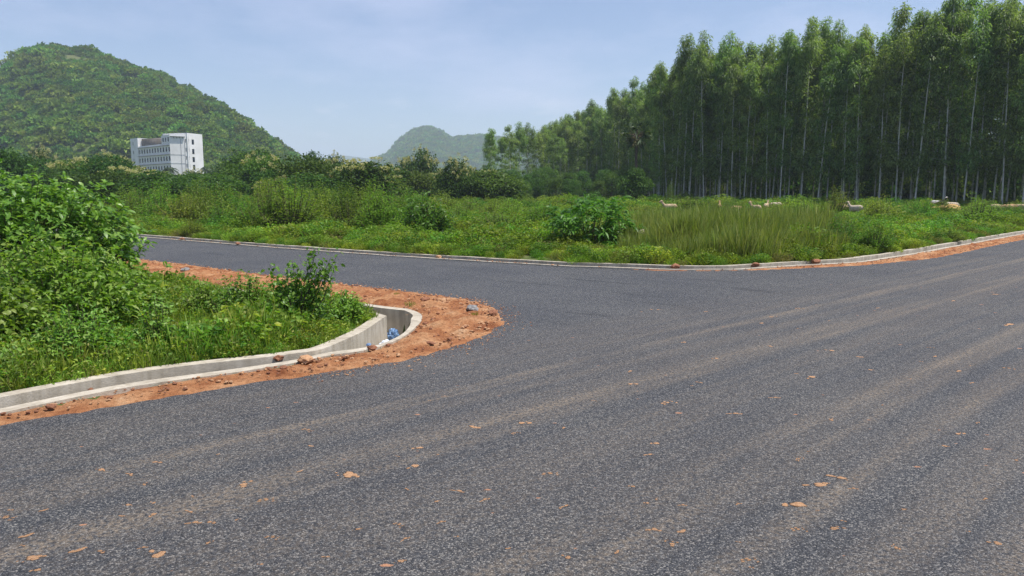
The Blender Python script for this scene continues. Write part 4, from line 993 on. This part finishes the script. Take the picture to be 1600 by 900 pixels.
lg, V, rz, Lg = facade(BA, BB, -1, 22.3, [(Lg_, z, 1.25, 1.35) for Lg_ in (5.75,) for z in (20.0, 16.8, 13.9, 11.1)] + [(1.4, 21.0, .35, .35), (2.4, 21.0, .35, .35), (3.4, 21.0, .35, .35), (4.3, 21.0, .35, .35)], back=11)
lg(0.1, 5.0, 21.45, .7, .14)
for a in (3.6, 4.9):
    c = V(a, -.06, 12); link('drainpipe', MB().tube([(0, 0, -10), (0, 0, 8.6)], .06, 6).mesh('drainpipe', M['ledge']), bld, c)
for z in (15.0, 11.9): lg(0.0, 5.0, z, .08, .06, 'joint_band')
facade((BB[0] + .02, BB[1] - .35), BC, -1, 22.8, [(2.75, z, 1.2, 1.85) for z in (19.7, 16.3, 13.4, 10.6)], back=11)
wl_ = np.linalg.norm(np.array(BA) - np.array(BE))
wn_ = [(wl_ - .9 - k * (wl_ - 1.6) / 11, z, 1.3, 1.6) for k in range(12) for z in (16.9, 13.6, 10.3)]
lg, V, rz, Lg = facade(BE, BA, -1, 19.0, wn_, back=8)
lg(0.0, Lg - .05, 18.35, .45, .14); lg(0.0, Lg - .05, 15.15, .5, .14); lg(0.0, Lg - .05, 11.9, .5, .14)
# top storey beside the tower, end pier, roof shed
u_ = (np.array(BA) - np.array(BE)) / wl_; n_ = np.array((u_[1], -u_[0]))
q1 = np.array(BA) - u_ * 7.2; facade(q1 + n_ * .02, np.array(BA) + n_ * .02, 19.0, 22.0, [(1.5, 20.4, 1.25, 1.5), (3.7, 20.4, 1.25, 1.5), (5.9, 20.4, 1.25, 1.5)], back=7.9)
facade(BD, (BE[0], BE[1] - .3), -1, 22.2, [(2.2, z, .7, 1.25) for z in (20.2, 16.9, 13.8, 10.8)], back=5)
sh = MB(); a = np.array(BE) + u_ * .4 - n_ * 1.2; b = q1 - u_ * .15 - n_ * 1.2; bk_ = -n_ * 6
sh.add([(*a, 19.02), (*b, 19.02), (*b, 20.9), (*a, 21.9), (*(a + bk_), 19.02), (*(b + bk_), 19.02), (*(b + bk_), 21.9), (*(a + bk_), 22.6)], q=[[0, 1, 2, 3], [3, 2, 6, 7], [1, 5, 6, 2], [4, 0, 3, 7], [5, 4, 7, 6]])
link('roof_shed', sh.mesh('roof_shed', M['brownroof']), bld)

# ------------------------------------------------------------------ sheep
def loft(mb, pts, rad, n=10):
    """rounded tube closed at both ends; rad rows (rx, rz)"""
    pts = np.asarray(pts, float); rad = np.asarray(rad, float); m = len(pts); tan = unit(np.gradient(pts, axis=0)); side = unit(np.cross(tan, [0.01, 0, 1.0])); up = np.cross(side, tan)
    th = np.arange(n) * 2 * math.pi / n
    v = pts[:, None] + side[:, None] * (np.cos(th)[None, :, None] * rad[:, None, :1]) + up[:, None] * (np.sin(th)[None, :, None] * rad[:, None, 1:])
    i = np.arange(m - 1)[:, None] * n; j = np.arange(n)[None]; k = (j + 1) % n
    q = np.stack([i + j, i + k, i + n + k, i + n + j], -1).reshape(-1, 4)
    t = [[m * n, b, a] for a, b in zip(range(n), list(range(1, n)) + [0])] + [[m * n + 1, (m - 1) * n + a, (m - 1) * n + b] for a, b in zip(range(n), list(range(1, n)) + [0])]
    mb.add(np.vstack([v.reshape(-1, 3), pts[:1], pts[-1:]]), q=q, t=t)
def make_sheep(mat, head='graze', goat=False):
    """body, neck, head and legs grown together into one surface; faces +X; shoulder about 0.7 m"""
    mb = MB(); k = .82 if goat else 1.0
    loft(mb, [(-.50, 0, .60), (-.44, 0, .60), (-.30, 0, .58), (-.05, 0, .55), (.22, 0, .56), (.38, 0, .60), (.45, 0, .62)], np.array([(.03, .04), (.12, .15), (.165, .20), (.18, .215), (.16, .20), (.11, .15), (.04, .06)]) * k, 12)
    if head == 'graze': nk = [(.36, 0, .64), (.52, 0, .54), (.62, 0, .36)]; hd = [(.60, 0, .40), (.66, 0, .28), (.72, 0, .17), (.745, 0, .12)]
    else: nk = [(.34, 0, .64), (.47, 0, .78), (.55, 0, .92)]; hd = [(.50, 0, .95), (.60, 0, .94), (.71, 0, .88), (.77, 0, .855)]
    loft(mb, nk, [(.09, .12), (.07, .09), (.06, .07)], 8); loft(mb, hd, [(.055, .07), (.06, .075), (.04, .05), (.022, .028)], 8)
    e = np.array(hd[0])
    for s in (-1, 1):
        loft(mb, [e + [0, s * .05, .02], e + [-.03, s * .11, .0], e + [-.04, s * .16, -.03]], [(.012, .02), (.018, .03), (.008, .01)], 6)
        # front leg: elbow, wrist, hoof; hind leg: stifle forward, hock backward
        loft(mb, [(.28, s * .09, .52), (.29, s * .095, .33), (.285, s * .095, .17), (.29, s * .095, .03), (.30, s * .095, 0)], [(.06, .07), (.036, .04), (.024, .026), (.022, .026), (.026, .03)], 7)
        loft(mb, [(-.34, s * .09, .54), (-.27, s * .10, .38), (-.40, s * .10, .24), (-.38, s * .10, .04), (-.36, s * .10, 0)], [(.08, .10), (.055, .06), (.026, .03), (.022, .026), (.026, .03)], 7)
    loft(mb, [(-.48, 0, .66), (-.54, 0, .58), (-.55, 0, .46)], [(.03, .03), (.025, .025), (.012, .012)], 6)
    me = mb.mesh('sheep', mat, True); tmp = bpy.data.objects.new('sheep_body', me); COL.objects.link(tmp)
    rm = tmp.modifiers.new('join', 'REMESH'); rm.mode = 'VOXEL'; rm.voxel_size = .022; rm.use_smooth_shade = True
    sm = tmp.modifiers.new('soft', 'SMOOTH'); sm.factor = .5; sm.iterations = 2
    dg = bpy.context.evaluated_depsgraph_get(); out = bpy.data.meshes.new_from_object(tmp.evaluated_get(dg)); bpy.data.objects.remove(tmp)
    out.name = 'sheep'; out.materials.clear(); out.materials.append(mat); return out
M['wool'] = plain('cream_wool', (0.42, 0.30, 0.19), (0.56, 0.42, 0.28), 5, 0.95, 0.02, 22)
M['wool_tan'] = plain('tan_wool', (0.34, 0.20, 0.11), (0.47, 0.31, 0.18), 5, 0.95, 0.02, 22)
M['wool_white'] = plain('white_wool', (0.42, 0.34, 0.25), (0.54, 0.45, 0.35), 5, 0.95, 0.02, 22)
def goat_mat():
    m, N, L = newmat('black_and_white_coat'); t = N.new('ShaderNodeTexCoord'); s = N.new('ShaderNodeSeparateXYZ'); L.new(t.outputs['Object'], s.inputs[0])
    r = ramp(N, [(0.62, (0.012, 0.011, 0.012)), (0.66, (0.55, 0.52, 0.48))])
    a = math_(N, L, 'SUBTRACT', s.outputs['Z'], math_(N, L, 'MULTIPLY', s.outputs['X'], .55)); L.new(a, r.inputs['Fac'])
    p = N.new('ShaderNodeBsdfPrincipled'); L.new(r.outputs[0], p.inputs['Base Color']); p.inputs['Roughness'].default_value = .9; o = N.new('ShaderNodeOutputMaterial'); L.new(p.outputs[0], o.inputs[0]); return m
M['goat'] = goat_mat()
SM = {(c, h): make_sheep(M[c], h) for c in ('wool', 'wool_tan', 'wool_white') for h in ('graze', 'stand')}
SM[('goat', 'stand')] = make_sheep(M['goat'], 'stand', True)
for px, py, Y, c, h, r, lab in (
    (1046, 333, 52, 'wool', 'stand', 170, 'cream sheep alone at the left end, right behind the low rounded bush'),
    (1124, 331, 52, 'wool_tan', 'stand', 75, 'tan sheep seen end-on, second of the flock from the left'),
    (1151, 337, 45, 'wool_tan', 'graze', 35, 'tan sheep with rounded back grazing above the middle of the tall grass'),
    (1180, 334, 48, 'wool', 'stand', 110, 'cream sheep with raised head above the tall grass'),
    (1197, 330, 54, 'wool', 'stand', 60, 'cream sheep just left of the wide light green bush, facing away'),
    (1211, 326, 60, 'wool_white', 'graze', 175, 'whitish sheep grazing close to the trunks left of the wide light green bush'),
    (1310, 330, 54, 'wool_tan', 'graze', 160, 'small tan sheep behind the other two on the gravelled track'),
    (1322, 335, 49, 'wool', 'graze', 10, 'cream sheep grazing on the track right of the wide light green bush'),
    (1336, 337, 47, 'wool_white', 'stand', 120, 'pale sheep standing nearest of the three on the track'),
    (1466, 316, 53, 'goat', 'stand', -20, 'black and white goat behind the right-hand ochre soil heap'),
    (1487, 321, 56, 'wool_white', 'graze', 0, 'white sheep whose back shows over the right-hand ochre soil heap'),
    (1556, 327, 51, 'wool', 'graze', 20, 'cream sheep half hidden by the spiky shrub near the right frame edge'),
    (1577, 325, 51, 'wool_tan', 'graze', 178, 'stout tan sheep in full side view near the right frame edge'),
    (1594, 325, 51, 'wool', 'graze', 95, 'cream sheep seen from behind at the right frame edge')):
    x, y, z = at(px, py, Y); o = link('goat' if c == 'goat' else 'sheep', SM[(c, h)], None, (x, y, max(z - .52, .06)), math.radians(r), 1.0 if c != 'goat' else .9)
    o['label'] = lab; o['category'] = 'goat' if c == 'goat' else 'sheep'; o['group'] = 'sheep and goats grazing before the plantation'

# ------------------------------------------------------------------ soil heaps, stones, clods, litter, plumes
M['ochre'] = plain('ochre_soil', (0.42, 0.25, 0.10), (0.56, 0.36, 0.16), 1.6, 0.95, 0.03, 9)
def heap(px, pb, pt, w, label):
    x, y = G(px, pb); _, _, z = at(px, pt, y); wm = w / F * y; n = 26; a = np.linspace(-1, 1, n); A, B = np.meshgrid(a, a); R = np.hypot(A, B)
    zz = np.clip(1 - R * R, 0, 1) ** .8 * z; zz = zz * (1 + .35 * np.array([noise.noise(Vector((p * 2.2 + px, q * 2.2, 1))) for p, q in zip(A.ravel(), B.ravel())]).reshape(n, n)) - .05
    ii = (np.arange(n - 1)[:, None] * n + np.arange(n - 1)[None]).ravel()
    tag(link('soil_heap', MB().add(np.column_stack([A.ravel() * wm / 2, B.ravel() * wm / 3, zz.ravel()]), q=np.stack([ii, ii + 1, ii + n + 1, ii + n], -1)).mesh('soil_heap', M['ochre'], True), None, (x, y, .05)), label, 'soil heap')
heap(1410, 336, 322, 62, 'low ochre soil heap between the yellowish bush and the middle bush')
heap(1480, 337, 320, 72, 'larger ochre soil heap with the goat behind it')
def lump(seed, flat=.6, rough=.35, sub=2):
    bm = bmesh.new(); bmesh.ops.create_icosphere(bm, subdivisions=sub, radius=.5)
    for v in bm.verts:
        f = 1 + rough * noise.noise(v.co * 2.3 + Vector((seed * 3.1, 0, 0))) + rough * .5 * noise.noise(v.co * 6 + Vector((0, seed, 0))); v.co *= f; v.co.z *= flat
    me = bpy.data.meshes.new('lump'); bm.to_mesh(me); bm.free(); return me
def lumps(mat, n, **k):
    r = []
    for i in range(n): m_ = lump(i + len(mat.name), **k); m_.materials.append(mat); r.append(m_)
    return r
def splat(seed):
    bm = bmesh.new(); rs = random.Random(seed)
    for j in range(rs.randint(7, 15)):
        g = bmesh.ops.create_icosphere(bm, subdivisions=2, radius=.5); s_ = rs.uniform(.08, .34) if j else rs.uniform(.35, .55); a = rs.uniform(0, 6.28); d_ = abs(rs.gauss(0, .38)) * (1 if j else 0)
        for v in g['verts']:
            f = 1 + .55 * noise.noise(v.co * 3 + Vector((seed * 3 + j, 0, 0))); v.co = Vector((v.co.x * s_ * f * 1.4 + d_ * math.cos(a) * 1.2, v.co.y * s_ * f + d_ * math.sin(a) * .6, v.co.z * s_ * f * (.16 if j else .07)))
    me = bpy.data.meshes.new('splat'); bm.to_mesh(me); bm.free(); me.materials.append(M['clod']); me.polygons.foreach_set('use_smooth', [True] * len(me.polygons)); return me
road_l = [splat(i) for i in range(9)]; verge_l = lumps(M['clod_dark'], 4) + lumps(M['clod'], 4, rough=.6)
CL = 'crushed clod of orange soil stuck on the dark asphalt'
clods = [(205,741,10),(225,757,8),(8,809,16),(70,797,12),(14,797,8),(200,789,10),(240,786,9),(240,804,13),(298,800,12),(306,816,13),(380,757,18),(416,781,13),(125,859,20),(156,861,12),(52,872,24),(247,868,28),(58,891,14),(37,853,9),(225,855,7),(325,848,9),(481,672,12),(470,736,10),(242,722,13),(158,734,15),(409,882,9),(1025,693,13),(1016,710,13),(1150,646,12),(1298,656,10),(1043,629,13),(1345,558,9),(1497,678,14),(1476,697,9),(1283,758,27),(1246,789,34),(1315,747,22),(1023,827,12),(1304,825,16),(1247,827,12),(1067,830,13),(1526,661,9),(1360,578,7),(1270,589,18),(1578,507,20),(1520,598,9),(1212,621,9),(1025,780,7),(1248,717,9),(743,668,16),(815,661,18),(545,742,30),(650,728,20),(655,700,14),(885,790,12),(758,780,10),(1050,850,14),(860,740,14),(965,862,12),(985,600,14),(1555,460,10),(1120,560,9),(1490,470,9),(512,870,10),(690,815,9),(1400,856,12),(1170,875,12),(795,857,8),(300,775,7),(1190,505,8),(1300,548,12),(985,580,10),(1095,598,9)]
for k in range(70):
    py = 480 + 410 * rng.random(); clods.append((rng.uniform(10, 1590) if py > 690 else rng.uniform(620, 1590), py, (5 + 9 * rng.random() ** 2) * (py / 700)))
for i, (px, py, w) in enumerate(clods):
    w = w * 1.05
    x, y = G(px, py); wm = w / F * math.hypot(y, H); o = link('soil_clod', road_l[i % 9], None, (x, y, .001), rng.uniform(-.5, 1.2), (wm * rng.uniform(.9, 1.2), wm * rng.uniform(.7, 1.1), wm * 1.0))
    tag(o, CL, 'soil clod', 'crushed soil clods scattered over the asphalt')
    REG.append((o, ('large' if wm > .055 else 'small' if wm < .03 else 'medium') + ' orange clod on asphalt,', ('far up' if py < 620 else 'midway' if py < 720 else 'near foreground' if py < 810 else 'bottom edge') + (' at left' if px < 400 else ' left of centre' if px < 800 else ' right of centre' if px < 1200 else ' at right'), px))
def in_verge(n, poly, inset=.03):
    lo, hi = poly.min(0), poly.max(0); out = np.zeros((0, 2))
    lo = np.maximum(lo, (-12, 4)); hi = np.minimum(hi, (24, 30))
    while len(out) < n:
        q = rng.uniform(lo, hi, (n * 20, 2)); q = q[inside(q, poly)]; q = q[np.abs(q[:, 0] / q[:, 1]) < .72]; out = np.vstack([out, q])
    return out[:n]
VF = ((150, 'on the front verge at lower left'), (400, 'on the front verge below the weeds'), (520, 'beside the stone on the drain lip'), (640, 'in front of the drain bend'), (720, 'right of the drain bend'), (900, 'at the verge tip'))
VB = ((300, 'on the back verge by the big bush'), (430, 'on the back verge behind the weeds'), (560, 'on the back verge behind the two-pronged shrub'), (680, 'on the verge behind the drain bend'), (900, 'on the rear of the verge tip'))
q = in_verge(190, polyA)
for i, (x, y) in enumerate(q):
    s = rng.uniform(.025, .07) * (1.3 if rng.random() < .15 else 1); o = link('soil_lump', verge_l[i % 8], None, (x, y, .035), rng.uniform(0, 6.28), (s, s * rng.uniform(.7, 1.2), s * rng.uniform(.6, 1)))
    tag(o, 'soil lump on the red verge', 'soil lump', 'soil lumps on the red verge of the near corner')
    sx = 800 + F * x / y; front = y < 9.6 - .0 * x
    REG.append((o, ('large' if s > .06 else 'mid-sized' if s > .047 else 'small' if s > .034 else 'tiny') + (' dark' if i % 8 < 4 else ' pale') + ' soil lump', place_of(sx, VF if front else VB), sx))
q = np.vstack([in_verge(6500, polyA), in_verge(2000, polyB)]); s = .006 + .035 * rng.random(len(q)) ** 3
ke = rng.integers(40, len(EA) - 12, 1500); eo = EA[ke] + (EA[ke + 1] - EA[ke]) * rng.random(1500)[:, None]; nn_ = EA[ke + 1] - EA[ke]; nn_ = np.column_stack([nn_[:, 1], -nn_[:, 0]]) / (np.linalg.norm(nn_, axis=1)[:, None] + 1e-9)
eo = eo + nn_ * (np.abs(rng.normal(size=1500)) * .16)[:, None]; eo = eo[inside(eo, ROAD)]
tag(scatter('spilled_crumbs', np.column_stack([eo, np.full(len(eo), .002)]), rng.uniform(0, 6.28, len(eo)), .005 + .02 * rng.random(len(eo)) ** 3, verge_l), kind='stuff')
tag(scatter('soil_crumbs', np.column_stack([q, np.full(len(q), .032)]), rng.uniform(0, 6.28, len(q)), s, verge_l), kind='stuff')
for px, py, w, m_, lab in ((435, 567, 17, 'clod_dark', 'reddish stone resting on the drain lip left of the near corner'), (582, 551, 16, 'clod_dark', 'flat reddish stone on the verge just outside the drain bend'),
        (607, 545, 8, 'clod_dark', 'dark pebble right of the flat reddish stone at the drain bend'), (477, 571, 24, 'clod', 'broken pale clod right of the reddish stone on the drain lip'),
        (664, 473, 14, 'clod_dark', 'dark upright clod behind the drain at the verge centre'), (142, 616, 9, 'clod_dark', 'brown stone at the drain edge far left'),
        (80, 644, 15, 'clod_dark', 'crumbled dark clod on the narrow verge at lower left'), (290, 426, 13, 'gravelstone', 'grey concrete fragment on the back verge behind the weeds'),
        (739, 489, 20, 'gravelstone', 'pale grey rubble near the rounded tip of the verge'), (770, 494, 16, 'clod_dark', 'dark lump at the rounded tip of the verge'),
        (1055, 421, 15, 'clod_dark', 'red brick fragment on the far road edge below the tall grass'), (1180, 418, 13, 'clod_dark', 'rust-red clod at the far road edge, left of a similar pair'),
        (1275, 413, 16, 'clod_dark', 'pair of rust-red clods where the right verge begins'), (686, 404.5, 9, 'clod', 'orange clod on the far drain below the field centre'),
        (285, 376, 8, 'clod_dark', 'red clod on the far drain near the left bush'), (372, 383.5, 8, 'clod_dark', 'red clod on the far drain right of the other one')):
    x, y = G(px, py); s = w / F * y; me = lump(px, .55, .45); me.materials.append(M[m_]); me.name = 'stone'
    tag(link('stone', me, None, (x, y, .035 + s * .15), 0, s), lab, 'stone')
def crumple(seed, w, d, h, mat):
    bm = bmesh.new(); bmesh.ops.create_icosphere(bm, subdivisions=4, radius=.5)
    for v in bm.verts:
        c = v.co.copy(); f = 1 + .55 * abs(noise.noise(c * 3 + Vector((seed, 0, 0)))) - .35 * abs(noise.noise(c * 7 + Vector((0, seed, 0)))); v.co = Vector((c.x * w * f, c.y * d * f, c.z * h * f))
    me = bpy.data.meshes.new('plastic_bag'); bm.to_mesh(me); bm.free(); me.materials.append(mat); return me
M['blueplastic'] = plain('blue_plastic', (0.06, 0.13, 0.28), (0.20, 0.33, 0.52), 18, 0.4, spec=.5)
M['whiteplastic'] = plain('white_plastic', (0.62, 0.68, 0.76), (0.80, 0.83, 0.86), 12, 0.4, spec=.5)
cx, cy = (corner + O[1 + len(im) + 4]) / 2
x, y = G(614, 512, -.12); tag(link('plastic_bag', crumple(3, .17, .13, .22, M['blueplastic']), None, (x, y, -.25), .8), 'crumpled blue plastic bag lying in the drain at its bend', 'plastic bag')
x, y = G(603, 527, -.05); tag(link('plastic_bag', crumple(8, .20, .14, .22, M['whiteplastic']), None, (x, y, -.20), .9), 'crumpled white plastic bag in the drain just in front of the blue one', 'plastic bag')
x, y = G(576, 545, -.0); tag(link('plastic_scrap', crumple(5, .05, .03, .03, M['blueplastic']), None, (x, y, .045), .5), 'tiny blue plastic scrap on the drain lip', 'litter')
for px, pt, pb, lab in ((1272, 353, 368, 'tallest white grass plume leaning right at the right end of the tall grass'), (1230, 368, 384, 'white grass plume below the leaning one at the right end of the tall grass'),
        (995, 360, 376, 'small pale grass plume at the left end of the tall grass'), (1047, 332, 348, 'pale grass plume over the back left edge of the tall grass'),
        (1195, 336, 348, 'pale grass plume over the back right edge of the tall grass'), (1142, 388, 404, 'thin pale flower stem in front of the tall grass')):
    x, y = G(px, min(pb + 22, 396)); zt = at(px, pt, y)[2]; zb = at(px, pb, y)[2]; st = MB(); st.tube([(-.05, 0, 0), (0, 0, zb * .6), (.03, 0, zb)], .005, 4)
    pm = MB(); n = 260; t = rng.random(n); Cc = np.column_stack([.03 + .12 * t, np.zeros(n), zb + (zt - zb) * t]) + rng.normal(size=(n, 3)) * .006
    leaves(pm, Cc, unit(rng.normal(size=(n, 3)) * .5 + [.35, 0, 1]), .11 * np.sin(np.pi * (.12 + .8 * t)), .03, .1, .1)
    thing('grass_plume', [('stalk', st.mesh('stalk', M['twig'])), ('plume', pm.mesh('plume', M['plume']))], (x, y, .02), lab, 'grass plume', 'white grass plumes')
for px, py, s in ((641, 483, .22), (735, 487, .16), (742, 497, .14), (620, 464, .12), (215, 414, .2)):
    x, y = G(px, py); tag(link('small_weed', herb_t[px % 4], None, (x, y, .03), px, s * 1.6), 'x', 'weed', 'tiny weeds on the red verge'); REG.append((bpy.data.objects[COL.objects[-1].name], 'tiny weed', 'sprouting from the bare red verge', px))

# ------------------------------------------------------------------ air
hz = MB().box((0, 2350, 134), (8900, 6200, 272)).mesh('haze', None)
hm, N, L = newmat('haze'); pv = N.new('ShaderNodeVolumePrincipled'); pv.inputs['Color'].default_value = (0.74, 0.85, 1.0, 1); pv.inputs['Density'].default_value = 0.00033; pv.inputs['Anisotropy'].default_value = 0.2
o = N.new('ShaderNodeOutputMaterial'); L.new(pv.outputs[0], o.inputs['Volume']); hz.materials.append(hm)
tag(link('haze', hz), kind='stuff')

finish_labels()
